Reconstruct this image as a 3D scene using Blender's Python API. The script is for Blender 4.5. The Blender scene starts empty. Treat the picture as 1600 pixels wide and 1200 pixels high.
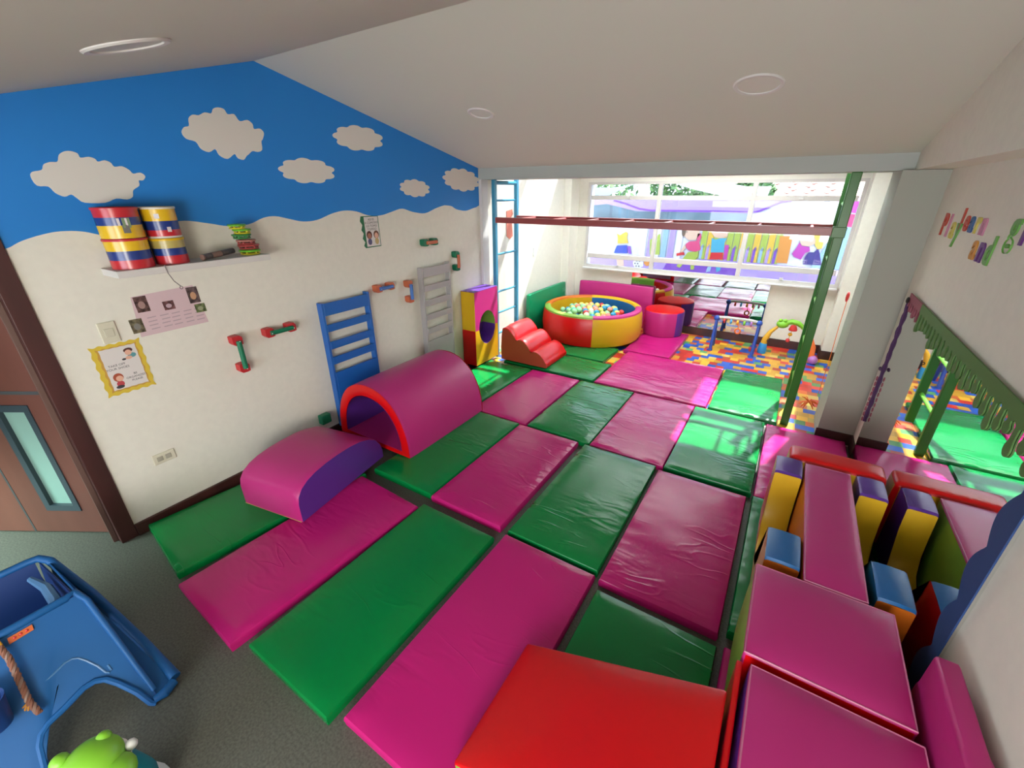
import bpy, bmesh, math, random
from mathutils import Vector, Matrix
V = Vector
rnd = random.Random(7)
SC = bpy.context.scene
COL = SC.collection
# ---------------------------------------------------------------- camera, world, sun, exposure
cam = bpy.data.objects.new('camera', bpy.data.cameras.new('camera')); COL.objects.link(cam)
SC.camera = cam
p, r, y = math.radians(24.164), math.radians(.201), math.radians(32.398)
fwd = V((-math.sin(y)*math.cos(p), math.cos(y)*math.cos(p), -math.sin(p)))
rt = V((math.cos(y), math.sin(y), 0)); dn = fwd.cross(rt)
rt2 = math.cos(r)*rt + math.sin(r)*dn; dn2 = -math.sin(r)*rt + math.cos(r)*dn
M = Matrix((rt2, -dn2, -fwd)).transposed().to_4x4(); M.translation = V((3.162, 0, 2.0))
cam.matrix_world = M
cam.data.sensor_width = 36; cam.data.lens = 669.12/1600*36
cam.data.clip_start = .02
SC.view_settings.view_transform = 'Standard'; SC.view_settings.look = 'None'
SC.view_settings.gamma = 1; SC.view_settings.use_curve_mapping = False
SC.view_settings.exposure = 1.32
w = bpy.data.worlds.new('world'); SC.world = w; w.use_nodes = True
bg = w.node_tree.nodes['Background']; bg.inputs[0].default_value = (.80, .88, 1, 1); bg.inputs[1].default_value = 4.8
SUNDIR = V((-.17, -.61, -1)).normalized()
sl = bpy.data.lights.new('sun', 'SUN'); sl.energy = 14.0; sl.angle = .02; sl.color = (1, .96, .9)
so = bpy.data.objects.new('sun', sl); COL.objects.link(so); so.rotation_euler = SUNDIR.to_track_quat('-Z', 'Y').to_euler(); so.location = (3, 10, 8)
def area(name, loc, d, sx, sy, e, c):
    l = bpy.data.lights.new(name, 'AREA'); l.shape = 'RECTANGLE'; l.size = sx; l.size_y = sy; l.energy = e; l.color = c
    o = bpy.data.objects.new(name, l); COL.objects.link(o); o.location = loc
    o.rotation_euler = V(d).to_track_quat('-Z', 'Y').to_euler()
    return o
area('rear_side_fill', (3.66, -1.7, 1.25), (-.45, .89, .07), 1.5, 1.1, 52, (1, .96, .88))  # unseen fill light added behind the camera; no window stands there
area('hallway_daylight', (-.75, -1.1, 1.15), (.10, .45, -1), .8, .8, 15, (.72, 1, .93)).data.spread = math.radians(95)

D_clouds=[[(0.691,2.075),(0.704,2.095),(0.739,2.104),(0.753,2.128),(0.78,2.14),(0.808,2.143),(0.822,2.172),(0.846,2.189),(0.871,2.193),(0.896,2.184),(0.901,2.165),(0.935,2.171),(0.958,2.163),(0.966,2.15),(0.995,2.158),(1.018,2.148),(1.028,2.129),(1.061,2.133),(1.088,2.116),(1.101,2.098),(1.135,2.104),(1.153,2.086),(1.136,2.065),(1.116,2.064),(1.111,2.038),(1.076,2.015),(1.065,1.983),(1.036,1.969),(0.988,1.974),(0.935,1.954),(0.853,1.956),(0.83,1.976),(0.812,1.995),(0.784,1.985),(0.755,2.002),(0.739,2.031),(0.7,2.035)],[(1.4,2.323),(1.422,2.351),(1.449,2.36),(1.457,2.398),(1.485,2.42),(1.518,2.421),(1.555,2.44),(1.591,2.439),(1.607,2.463),(1.637,2.476),(1.673,2.471),(1.688,2.446),(1.728,2.451),(1.753,2.416),(1.803,2.428),(1.833,2.409),(1.836,2.381),(1.876,2.387),(1.898,2.363),(1.879,2.324),(1.868,2.312),(1.861,2.263),(1.829,2.248),(1.794,2.251),(1.764,2.23),(1.747,2.219),(1.722,2.196),(1.687,2.205),(1.673,2.227),(1.623,2.196),(1.578,2.214),(1.563,2.247),(1.523,2.228),(1.481,2.243),(1.463,2.279),(1.415,2.291)],[(2.378,2.139),(2.397,2.123),(2.393,2.107),(2.362,2.096),(2.317,2.092),(2.303,2.076),(2.271,2.066),(2.229,2.065),(2.187,2.072),(2.149,2.064),(2.109,2.064),(2.075,2.073),(2.056,2.087),(2.015,2.09),(1.984,2.099),(1.974,2.113),(1.982,2.128),(1.956,2.139),(1.947,2.153),(1.962,2.166),(1.993,2.176),(1.992,2.191),(2.009,2.204),(2.043,2.211),(2.084,2.211),(2.11,2.223),(2.146,2.23),(2.185,2.227),(2.218,2.217),(2.262,2.221),(2.304,2.217),(2.33,2.206),(2.337,2.189),(2.38,2.182),(2.405,2.169),(2.403,2.153)],[(2.908,2.397),(2.929,2.381),(2.925,2.364),(2.892,2.351),(2.843,2.345),(2.829,2.328),(2.795,2.316),(2.749,2.313),(2.703,2.319),(2.663,2.31),(2.618,2.308),(2.582,2.317),(2.56,2.331),(2.515,2.333),(2.481,2.342),(2.469,2.356),(2.478,2.373),(2.449,2.384),(2.439,2.398),(2.455,2.413),(2.488,2.424),(2.486,2.44),(2.504,2.454),(2.541,2.463),(2.585,2.464),(2.613,2.478),(2.652,2.486),(2.695,2.485),(2.731,2.475),(2.779,2.481),(2.824,2.478),(2.853,2.466),(2.861,2.449),(2.908,2.443),(2.936,2.43),(2.935,2.413)],[(3.452,2.024),(3.47,2.011),(3.469,1.998),(3.447,1.989),(3.412,1.986),(3.406,1.972),(3.386,1.963),(3.353,1.962),(3.318,1.968),(3.292,1.959),(3.261,1.957),(3.231,1.964),(3.209,1.975),(3.175,1.975),(3.146,1.981),(3.13,1.992),(3.129,2.005),(3.099,2.013),(3.082,2.023),(3.085,2.035),(3.103,2.045),(3.088,2.057),(3.089,2.069),(3.109,2.078),(3.14,2.081),(3.145,2.094),(3.164,2.103),(3.194,2.105),(3.227,2.1),(3.251,2.109),(3.282,2.112),(3.312,2.106),(3.334,2.095),(3.37,2.096),(3.402,2.091),(3.42,2.08),(3.422,2.066),(3.455,2.059),(3.475,2.048),(3.473,2.035)],[(4.262,2.101),(4.292,2.083),(4.295,2.066),(4.264,2.054),(4.212,2.05),(4.211,2.031),(4.186,2.018),(4.14,2.015),(4.087,2.022),(4.057,2.009),(4.015,2.004),(3.97,2.011),(3.933,2.026),(3.886,2.022),(3.842,2.027),(3.812,2.041),(3.801,2.059),(3.753,2.065),(3.721,2.077),(3.713,2.093),(3.729,2.108),(3.694,2.122),(3.681,2.137),(3.697,2.151),(3.734,2.16),(3.722,2.177),(3.732,2.191),(3.767,2.199),(3.814,2.199),(3.829,2.215),(3.861,2.224),(3.904,2.224),(3.949,2.214),(3.988,2.224),(4.033,2.226),(4.073,2.216),(4.1,2.2),(4.153,2.2),(4.198,2.192),(4.221,2.176),(4.219,2.158),(4.269,2.147),(4.299,2.132),(4.294,2.115)]]
D_wave=[(0.45,1.761),(0.52,1.767),(0.569,1.792),(0.648,1.815),(0.718,1.825),(0.802,1.818),(0.907,1.787),(1.036,1.801),(1.152,1.834),(1.24,1.845),(1.31,1.844),(1.429,1.821),(1.524,1.802),(1.657,1.805),(1.767,1.841),(1.768,1.851),(1.856,1.848),(1.957,1.825),(2.065,1.802),(2.186,1.808),(2.321,1.847),(2.441,1.865),(2.562,1.855),(2.686,1.819),(2.822,1.814),(2.951,1.838),(3.085,1.861),(3.218,1.829),(3.386,1.81),(3.546,1.85),(3.712,1.874),(3.853,1.841),(3.668,1.873),(3.796,1.865),(3.9,1.827),(4.038,1.811),(4.186,1.835),(4.373,1.861)]
D_leaf_dir=(-0.855,-0.5187)
D_leaf_groove=[(0.354,1.002),(0.095,1.003)]
D_leaf_outer=[(0.398,0.914),(0.215,0.916),(0.225,0.191),(0.459,0.198)]
D_leaf_glass=[(0.387,0.878),(0.247,0.879),(0.247,0.236),(0.4,0.229)]
D_leaf_v=[(0.579,0.555),(0.59,0.004)]
D_slide_side=[(0.901,-0.217,0.449),(0.9,-0.119,0.45),(0.9,-0.032,0.45),(0.898,0.066,0.453),(0.895,0.094,0.456),(0.904,0.106,0.445),(0.921,0.112,0.424),(1.234,0.138,0.041),(1.264,0.14,0.004),(1.268,0.125,-0.002),(1.257,0.112,0.012),(1.213,0.096,0.066),(1.162,0.065,0.128),(1.135,0.042,0.162),(1.123,0.015,0.177),(1.122,-0.021,0.178),(1.136,-0.087,0.161),(1.144,-0.139,0.151),(1.156,-0.165,0.136),(1.175,-0.181,0.113),(1.225,-0.198,0.052),(1.282,-0.217,-0.018),(1.199,-0.358,0.083)]
D_slide_badge=[(0.916,-0.11,0.43),(0.916,-0.041,0.431),(0.929,-0.044,0.414),(0.931,-0.113,0.411)]
D_slide_far=[(0.476,-0.156,0.45),(0.494,-0.047,0.45),(0.493,0.055,0.45),(0.486,0.078,0.45),(0.522,0.092,0.45)]
D_slide_farfoot=[(0.066,0.137,0.03),(0.675,0.191,0.03),(1.212,0.222,0.03),(1.274,0.212,0.03),(1.295,0.124,0.03)]
D_mural={'boy_shirt':[(0.155,1.248),(0.221,1.218),(0.27,1.253),(0.337,1.288),(0.375,1.257),(0.366,1.176),(0.403,1.079),(0.183,1.059),(0.183,1.15)],'boy_shorts':[(0.178,1.026),(0.381,1.042),(0.407,0.889),(0.128,0.88)],'boy_bottle':[(0.4,1.03),(0.45,1.025),(0.486,0.886),(0.434,0.883),(0.398,0.964)],'boy_legs':[(0.182,0.798),(0.335,0.809),(0.362,0.641),(0.227,0.63)],'girl_head':[(1.383,1.36),(1.417,1.436),(1.539,1.47),(1.652,1.414),(1.687,1.297),(1.627,1.205),(1.508,1.192),(1.422,1.256)],'girl_hair':[(1.379,1.284),(1.361,1.404),(1.417,1.481),(1.557,1.499),(1.647,1.444),(1.547,1.426),(1.451,1.363),(1.427,1.271),(1.4,1.247)],'girl_top':[(1.466,1.121),(1.527,1.17),(1.646,1.183),(1.647,1.311),(1.699,1.313),(1.716,1.254),(1.694,1.163),(1.744,1.045),(1.662,0.994),(1.536,1.017),(1.483,1.06)],'girl_pants':[(1.527,0.978),(1.704,1.012),(1.714,0.905),(1.672,0.84),(1.682,0.683),(1.621,0.678),(1.604,0.835),(1.519,0.828),(1.43,0.694),(1.362,0.721),(1.44,0.838)],'girl_bat':[(1.328,0.949),(1.457,0.981),(1.479,0.936),(1.343,0.903)],'girl_arm':[(1.453,1.105),(1.496,1.076),(1.427,0.971),(1.387,0.976)],'kid_head':[(1.879,1.32),(1.842,1.45),(1.931,1.511),(2.046,1.5),(2.133,1.403),(2.14,1.288),(2.049,1.248),(1.948,1.258)],'kid_shirt':[(1.892,1.248),(1.954,1.221),(2.021,1.246),(2.132,1.259),(2.113,1.17),(2.127,1.016),(1.913,1.002),(1.9,1.159)],'kid_shorts':[(1.92,1.003),(2.113,1.015),(2.128,0.896),(1.912,0.88)],'kid_legs':[(1.919,0.842),(1.977,0.847),(1.962,0.675),(1.892,0.654)],'kid_leg2':[(2.027,0.85),(2.113,0.857),(2.126,0.705),(2.067,0.669)],'kid_bat':[(2.125,1.142),(2.188,1.145),(2.198,0.901),(2.135,0.896)],'girl2_head':[(3.2,1.282),(3.194,1.363),(3.265,1.392),(3.387,1.371),(3.431,1.24),(3.36,1.189),(3.25,1.197)],'girl2_hair':[(3.364,1.37),(3.465,1.387),(3.533,1.299),(3.53,1.166),(3.476,1.149),(3.425,1.213),(3.418,1.293)],'girl2_top':[(3.183,1.145),(3.21,1.242),(3.252,1.19),(3.363,1.176),(3.383,1.116),(3.325,1.085),(3.289,0.979),(3.196,1.008),(3.147,1.06)],'girl2_pants':[(3.37,1.095),(3.441,1.1),(3.483,1.17),(3.592,0.912),(3.33,0.906),(3.337,1.031)],'ball':[(0.538,0.739),(0.585,0.793),(0.67,0.807),(0.736,0.754),(0.747,0.672),(0.674,0.624),(0.586,0.628),(0.545,0.681)],'ball2':[(0.748,0.797),(0.866,0.805),(0.88,0.699),(0.806,0.676),(0.749,0.722)],'green_plank':[(0.812,1.165),(0.993,1.283),(1.028,0.906),(0.838,0.893)],'orange_plank':[(2.92,1.323),(3.098,1.331),(3.114,0.903),(2.948,0.905)]}
D_mural_top=[(-0.409,1.785),(0.549,1.772),(2.388,1.684),(3.077,1.846),(3.904,1.826)]
D_mural_line=[(0.034,1.842),(0.265,1.79),(0.545,1.701),(0.763,1.675),(1.895,1.68),(2.457,1.67),(2.531,1.691),(2.826,1.834),(2.967,1.854)]
D_mural_planks=[(2.441,1.358),(2.911,1.364),(2.955,0.905),(2.437,0.896)]
D_mural_purplefloor=[(-0.477,0.843),(2.451,0.87),(3.912,0.833),(3.806,0.592),(-0.488,0.596)]
D_strip=[(2.609,0.999),(3.66,0.998),(3.685,0.897),(2.591,0.877)]
D_top_edge=[(-2.699,2.265),(-2.666,1.838),(4.24,2.109),(4.361,1.886)]
# ---------------------------------------------------------------- materials
def lin(c): return tuple((x/12.92 if x <= .04045 else ((x+.055)/1.055)**2.4) for x in c)
def hexc(h): return lin(tuple(int(h[i:i+2], 16)/255 for i in (0, 2, 4)))
MATS = {}
def mat(name, col, rough=.5, metal=0, bump=0, bscale=20, stretch=(1, 1, 1), var=0, spec=.5, emit=0, trans=0, coat=0):
    if name in MATS: return MATS[name]
    m = bpy.data.materials.new(name); m.use_nodes = True; nt = m.node_tree; b = nt.nodes['Principled BSDF']
    if isinstance(col, str): col = hexc(col)
    b.inputs['Base Color'].default_value = (*col, 1); b.inputs['Roughness'].default_value = rough
    b.inputs['Metallic'].default_value = metal; b.inputs['Specular IOR Level'].default_value = spec
    b.inputs['Coat Weight'].default_value = coat
    if trans: b.inputs['Transmission Weight'].default_value = trans
    if emit: b.inputs['Emission Color'].default_value = (*col, 1); b.inputs['Emission Strength'].default_value = emit
    if bump or var:
        tc = nt.nodes.new('ShaderNodeTexCoord'); mp = nt.nodes.new('ShaderNodeMapping'); mp.inputs['Scale'].default_value = stretch
        nt.links.new(tc.outputs['Object'], mp.inputs[0])
        n = nt.nodes.new('ShaderNodeTexNoise'); n.inputs['Scale'].default_value = bscale; n.inputs['Detail'].default_value = 4
        nt.links.new(mp.outputs[0], n.inputs['Vector'])
        if bump:
            bp = nt.nodes.new('ShaderNodeBump'); bp.inputs['Strength'].default_value = bump; bp.inputs['Distance'].default_value = .01
            nt.links.new(n.outputs['Fac'], bp.inputs['Height']); nt.links.new(bp.outputs[0], b.inputs['Normal'])
        if var:
            mx = nt.nodes.new('ShaderNodeMix'); mx.data_type = 'RGBA'
            mx.inputs['A'].default_value = (*[c*(1-var) for c in col], 1); mx.inputs['B'].default_value = (*[min(1, c*(1+var)) for c in col], 1)
            n2 = nt.nodes.new('ShaderNodeTexNoise'); n2.inputs['Scale'].default_value = bscale*.7; n2.inputs['Detail'].default_value = 5
            nt.links.new(mp.outputs[0], n2.inputs['Vector'])
            rp = nt.nodes.new('ShaderNodeMapRange'); rp.inputs[1].default_value = .35; rp.inputs[2].default_value = .65
            nt.links.new(n2.outputs['Fac'], rp.inputs[0]); nt.links.new(rp.outputs[0], mx.inputs['Factor'])
            nt.links.new(mx.outputs['Result'], b.inputs['Base Color'])
    MATS[name] = m; return m
def vinyl(name, col, rough=.23):
    """glossy upholstery vinyl: soft puffing plus thin sharp creases in the sheet"""
    if name in MATS: return MATS[name]
    m = mat(name, col, rough, spec=.30); nt = m.node_tree; b = nt.nodes['Principled BSDF']
    tc = nt.nodes.new('ShaderNodeTexCoord'); oi = nt.nodes.new('ShaderNodeObjectInfo'); off = nt.nodes.new('ShaderNodeVectorMath'); off.operation = 'SCALE'; off.inputs[0].default_value = (37, 53, 11); nt.links.new(oi.outputs['Random'], off.inputs['Scale'])
    def nz(scale, st, det, dist):
        mp = nt.nodes.new('ShaderNodeMapping'); mp.inputs['Scale'].default_value = st; mp.inputs['Rotation'].default_value = (0, 0, .35)
        va = nt.nodes.new('ShaderNodeVectorMath'); va.operation = 'ADD'; nt.links.new(tc.outputs['Object'], va.inputs[0]); nt.links.new(off.outputs[0], va.inputs[1]); nt.links.new(va.outputs[0], mp.inputs[0])
        n = nt.nodes.new('ShaderNodeTexNoise'); n.inputs['Scale'].default_value = scale; n.inputs['Detail'].default_value = det; n.inputs['Distortion'].default_value = dist
        nt.links.new(mp.outputs[0], n.inputs['Vector']); return n
    a = nz(1.5, (1, 3.6, 1), .6, 1.3)
    ridge = nt.nodes.new('ShaderNodeMath'); ridge.operation = 'SUBTRACT'; nt.links.new(a.outputs['Fac'], ridge.inputs[0]); ridge.inputs[1].default_value = .5
    ab = nt.nodes.new('ShaderNodeMath'); ab.operation = 'ABSOLUTE'; nt.links.new(ridge.outputs[0], ab.inputs[0])
    mr = nt.nodes.new('ShaderNodeMapRange'); mr.inputs[1].default_value = 0; mr.inputs[2].default_value = .034; mr.inputs[3].default_value = 1; mr.inputs[4].default_value = 0
    nt.links.new(ab.outputs[0], mr.inputs[0])
    msk = nz(2.1, (1, 1, 1), 1, 0)
    mk = nt.nodes.new('ShaderNodeMapRange'); mk.inputs[1].default_value = .5; mk.inputs[2].default_value = .62
    nt.links.new(msk.outputs['Fac'], mk.inputs[0])
    mu = nt.nodes.new('ShaderNodeMath'); mu.operation = 'MULTIPLY'; nt.links.new(mr.outputs[0], mu.inputs[0]); nt.links.new(mk.outputs[0], mu.inputs[1])
    s = nz(1.1, (1, 1.6, 1), .8, .6)                       # slow swelling of the whole sheet
    b1 = nt.nodes.new('ShaderNodeBump'); b1.inputs['Strength'].default_value = .6; b1.inputs['Distance'].default_value = .03
    nt.links.new(s.outputs['Fac'], b1.inputs['Height'])
    rp = nz(5.5, (1, 3.0, 1), .6, 1.2); rk = nz(1.7, (1, 1.3, 1), .5, 0)
    rm = nt.nodes.new('ShaderNodeMapRange'); rm.inputs[1].default_value = .50; rm.inputs[2].default_value = .68
    nt.links.new(rk.outputs['Fac'], rm.inputs[0])
    ru = nt.nodes.new('ShaderNodeMath'); ru.operation = 'MULTIPLY'; nt.links.new(rp.outputs['Fac'], ru.inputs[0]); nt.links.new(rm.outputs[0], ru.inputs[1])
    b3 = nt.nodes.new('ShaderNodeBump'); b3.inputs['Strength'].default_value = .6; b3.inputs['Distance'].default_value = .010
    nt.links.new(ru.outputs[0], b3.inputs['Height']); nt.links.new(b1.outputs[0], b3.inputs['Normal'])
    b2 = nt.nodes.new('ShaderNodeBump'); b2.inputs['Strength'].default_value = .7; b2.inputs['Distance'].default_value = .0022
    nt.links.new(mu.outputs[0], b2.inputs['Height']); nt.links.new(b3.outputs[0], b2.inputs['Normal'])
    nt.links.new(b2.outputs[0], b.inputs['Normal'])
    return m
PINK = vinyl('pink_vinyl', (.43, .010, .14)); GREEN = vinyl('green_vinyl', (.0, .17, .036))
SMO = dict(bump=.2, bscale=5, spec=.36)
FP = mat('foam_pink', (.44, .022, .17), .34, **SMO); FG = mat('foam_green', (.20, .38, .05), .36, **SMO)
FR = mat('foam_red', (.56, .002, .004), .30, **SMO); FY = mat('foam_yellow', (.62, .36, .01), .36, **SMO)
FPU = mat('foam_purple', (.09, .025, .24), .32, **SMO); FB = mat('foam_blue', (.01, .11, .32), .33, **SMO)
FO = mat('foam_orange', (.55, .13, .01), .38, **SMO); FPE = mat('foam_peach', (.55, .30, .12), .4)
FDG = mat('foam_dark_green', (.0, .24, .10), .33, **SMO); FTAN = mat('foam_brick_red', (.36, .06, .025), .42, **SMO)
WHITE = mat('wall_paint', (.70, .675, .585), .75, bump=.03, bscale=30, var=.02)
CEIL = mat('ceiling_paint', (.60, .60, .53), .8, bump=.02, bscale=20)
BLUEP = mat('blue_wall_paint', (.010, .20, .60), .6, bump=.02, bscale=30)
TRIMW = mat('white_trim', (.62, .60, .58), .5)
WOOD = mat('dark_wood', (.05, .012, .010), .5, bump=.15, bscale=6, stretch=(1, 1, .15), var=.35)
DOORW = mat('door_wood', (.15, .05, .035), .5, bump=.1, bscale=5, stretch=(1, 1, .1), var=.15)
SEAMP = mat('pink_seam', (.50, .14, .27), .5); SHELFW = mat('shelf_white', (.60, .57, .54), .5)
FLOORM = mat('speckled_floor', (.084, .085, .070), .6, bump=.05, bscale=150, var=.25)
BLK = mat('black_paint', (.01, .01, .012), .4)
MIR = mat('mirror_silver', (.86, .88, .87), .015, metal=1)
STEELG = mat('green_paint', (.03, .14, .02), .3, spec=.3); STEELGL = mat('light_green_paint', (.12, .42, .04), .3)
STEELB = mat('teal_blue_paint', (.04, .25, .40), .3); STEELR = mat('rose_red_paint', (.30, .055, .055), .35)
LADB = mat('ladder_blue', (.008, .105, .40), .4); LADG = mat('ladder_grey', (.36, .345, .34), .4)
HR = mat('handle_red', (.48, .02, .025), .45); HG = mat('handle_green', (.0, .15, .07), .45); HO = mat('handle_orange', (.50, .12, .05), .45); HB = mat('handle_blue', (.04, .13, .40), .45)
PAPER = mat('paper', (.64, .60, .57), .7); PYEL = mat('yellow_paper', (.62, .45, .04), .7); PPINK = mat('pink_paper', (.60, .44, .46), .7)
INK = mat('ink', (.04, .04, .045), .8); SKIN = mat('print_skin', (.68, .38, .27), .7); HAIR = mat('print_brown', (.09, .03, .02), .7)
ALU = mat('aluminium', (.50, .49, .47), .4, metal=.3); FRAMEW = mat('window_frame_paint', (.50, .47, .44), .45)
def glassmat(name, tint, fac):
    m = bpy.data.materials.new(name); m.use_nodes = True; nt = m.node_tree; nt.nodes.remove(nt.nodes['Principled BSDF'])
    t = nt.nodes.new('ShaderNodeBsdfTransparent'); t.inputs[0].default_value = (*tint, 1)
    g = nt.nodes.new('ShaderNodeBsdfGlossy'); g.inputs['Roughness'].default_value = .02
    fr = nt.nodes.new('ShaderNodeFresnel'); fr.inputs[0].default_value = 1.45
    mx = nt.nodes.new('ShaderNodeMixShader'); mu = nt.nodes.new('ShaderNodeMath'); mu.operation = 'MULTIPLY'; mu.inputs[1].default_value = fac
    nt.links.new(fr.outputs[0], mu.inputs[0]); nt.links.new(mu.outputs[0], mx.inputs[0]); nt.links.new(t.outputs[0], mx.inputs[1]); nt.links.new(g.outputs[0], mx.inputs[2])
    nt.links.new(mx.outputs[0], nt.nodes['Material Output'].inputs[0]); return m
GLASS = glassmat('roof_glass', (.72, .74, .75), 1.0)
TINT = glassmat('view_dimming_glass', (.73, .76, .78), 1.0)  # tint added to dim the over-bright view outside
FROST = mat('frosted_glass', (.24, .40, .35), .35)
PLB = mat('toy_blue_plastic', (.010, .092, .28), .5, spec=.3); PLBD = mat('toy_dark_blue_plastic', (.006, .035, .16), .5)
PLG = mat('toy_green_plastic', (.20, .50, .03), .4); PLY = mat('toy_yellow_plastic', (.75, .40, .03), .4)
PLO = mat('toy_orange_plastic', (.75, .15, .02), .4); PLW = mat('toy_white_plastic', (.7, .7, .7), .4)
PLLB = mat('toy_light_blue_plastic', (.03, .27, .60), .4); PLPU = mat('toy_purple_plastic', (.42, .16, .45), .4); PLR = mat('toy_red_plastic', (.6, .03, .03), .4); PLTE = mat('toy_teal_plastic', (.0, .2, .28), .4)

# ---------------------------------------------------------------- mesh helpers
def wloc(o):
    l = V((0, 0, 0))
    while o is not None: l += o.location; o = o.parent
    return l
def obj(name, bm, mats, parent=None, smooth=False, rel=False):
    """link a bmesh drawn in world coordinates as one mesh object (rel: already local to the parent)"""
    if not isinstance(mats, (list, tuple)): mats = [mats]
    if parent is not None and not rel:
        bmesh.ops.translate(bm, verts=bm.verts, vec=-wloc(parent))
    me = bpy.data.meshes.new(name); bm.to_mesh(me); bm.free()
    for m in mats: me.materials.append(m)
    if smooth:
        for q in me.polygons: q.use_smooth = True
        try: me.set_sharp_from_angle(angle=math.radians(40))
        except Exception: pass
    o = bpy.data.objects.new(name, me); COL.objects.link(o); o.parent = parent
    return o
def tag(o, label=None, cat=None, group=None, kind=None):
    for k, v in (('label', label), ('category', cat), ('group', group), ('kind', kind)):
        if v: o[k] = v
    return o
def thing(name, label, cat, loc=(0, 0, 0), group=None):
    o = bpy.data.objects.new(name, None); COL.objects.link(o); o.location = loc; o.empty_display_size = .05
    return tag(o, label, cat, group)
def struct(name, bm, m, parent=None, smooth=False):
    o = obj(name, bm, m, parent, smooth)
    if parent is None: o['kind'] = 'structure'
    return o
def box(x0, x1, y0, y1, z0, z1, bev=0, bm=None, mi=0, seg=2, xf=None):
    t = bmesh.new(); bmesh.ops.create_cube(t, size=1)
    for v in t.verts: v.co = V(((x0+x1)/2+v.co.x*(x1-x0), (y0+y1)/2+v.co.y*(y1-y0), (z0+z1)/2+v.co.z*(z1-z0)))
    if bev: bmesh.ops.bevel(t, geom=list(t.edges), offset=bev, segments=seg, affect='EDGES', profile=.5)
    if xf: 
        for v in t.verts: v.co = xf @ v.co
    for f in t.faces: f.material_index = mi
    return join(bm, t)
def join(bm, t):
    if bm is None: return t
    me = bpy.data.meshes.new('tmp'); t.to_mesh(me); t.free(); bm.from_mesh(me); bpy.data.meshes.remove(me); return bm
def ring_frame(d):
    d = d.normalized(); a = V((0, 0, 1)) if abs(d.z) < .9 else V((1, 0, 0))
    u = d.cross(a).normalized(); return u, d.cross(u).normalized()
def tube(pts, r, n=10, bm=None, mi=0, cap=True, closed=False):
    bm = bm or bmesh.new(); pts = [V(q) for q in pts]; N = len(pts); rings = []
    rs = r if isinstance(r, (list, tuple)) else [r]*N
    for i, q in enumerate(pts):
        d = (pts[(i+1) % N]-pts[i-1]) if closed else (pts[min(i+1, N-1)]-pts[max(i-1, 0)])
        u, v = ring_frame(d)
        if rings:   # keep rings from twisting
            pu = prev; u = (pu - d.normalized()*pu.dot(d.normalized())).normalized(); v = d.normalized().cross(u)
        prev = u
        rings.append([bm.verts.new(q+rs[i]*(math.cos(2*math.pi*k/n)*u+math.sin(2*math.pi*k/n)*v)) for k in range(n)])
    for i in range(N if closed else N-1):
        a, b = rings[i], rings[(i+1) % N]
        for k in range(n):
            f = bm.faces.new((a[k], a[(k+1) % n], b[(k+1) % n], b[k])); f.material_index = mi
    if cap and not closed:
        bm.faces.new(rings[0][::-1]).material_index = mi; bm.faces.new(rings[-1]).material_index = mi
    bmesh.ops.recalc_face_normals(bm, faces=bm.faces)
    return bm
def lathe(prof, c, n=32, bm=None, mi=0, a0=0, a1=2*math.pi, axis=None):
    """profile of (radius, z) pairs turned about a vertical axis through c"""
    bm = bm or bmesh.new(); full = abs(a1-a0-2*math.pi) < 1e-6; K = n if full else n+1; cols = []
    X = axis or Matrix.Identity(3)
    for k in range(K):
        a = a0+(a1-a0)*k/n
        cols.append([bm.verts.new(V(c)+X @ V((q[0]*math.cos(a), q[0]*math.sin(a), q[1]))) for q in prof])
    for k in range(n):
        A, B = cols[k], cols[(k+1) % K]
        for j in range(len(prof)-1):
            bm.faces.new((A[j], B[j], B[j+1], A[j+1])).material_index = mi
    bmesh.ops.remove_doubles(bm, verts=bm.verts, dist=1e-5)
    bmesh.ops.recalc_face_normals(bm, faces=bm.faces)
    return bm
def extr(poly, fn, t0, t1, bm=None, mi=0, bev=0):
    """extrude a 2-D outline; fn(u, v, t) gives the point"""
    t = bmesh.new()
    a = [t.verts.new(fn(u, v, t0)) for u, v in poly]; b = [t.verts.new(fn(u, v, t1)) for u, v in poly]
    n = len(poly); t.faces.new(a); t.faces.new(b[::-1])
    for i in range(n): t.faces.new((a[i], b[i], b[(i+1) % n], a[(i+1) % n]))
    bmesh.ops.recalc_face_normals(t, faces=t.faces)
    if bev: bmesh.ops.bevel(t, geom=[e for e in t.edges if len(e.link_faces) == 2 and e.calc_face_angle() > .7], offset=bev, segments=2, affect='EDGES', profile=.5)
    for f in t.faces: f.material_index = mi
    return join(bm, t)
WX = lambda x: (lambda u, v, t: (t, u, v))          # outline in the y-z plane, extruded along x
def onx(poly, x0, x1, bm=None, mi=0, bev=0): return extr(poly, lambda u, v, t: (t, u, v), x0, x1, bm, mi, bev)
def ony(poly, y0, y1, bm=None, mi=0, bev=0): return extr(poly, lambda u, v, t: (u, t, v), y0, y1, bm, mi, bev)
def onz(poly, z0, z1, bm=None, mi=0, bev=0): return extr(poly, lambda u, v, t: (u, v, t), z0, z1, bm, mi, bev)
def sphere(c, r, bm=None, mi=0, sx=1, sy=1, sz=1, u=14, v=9):
    t = bmesh.new(); bmesh.ops.create_uvsphere(t, u_segments=u, v_segments=v, radius=r)
    for q in t.verts: q.co = V((q.co.x*sx, q.co.y*sy, q.co.z*sz))+V(c)
    for f in t.faces: f.material_index = mi
    return join(bm, t)
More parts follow.
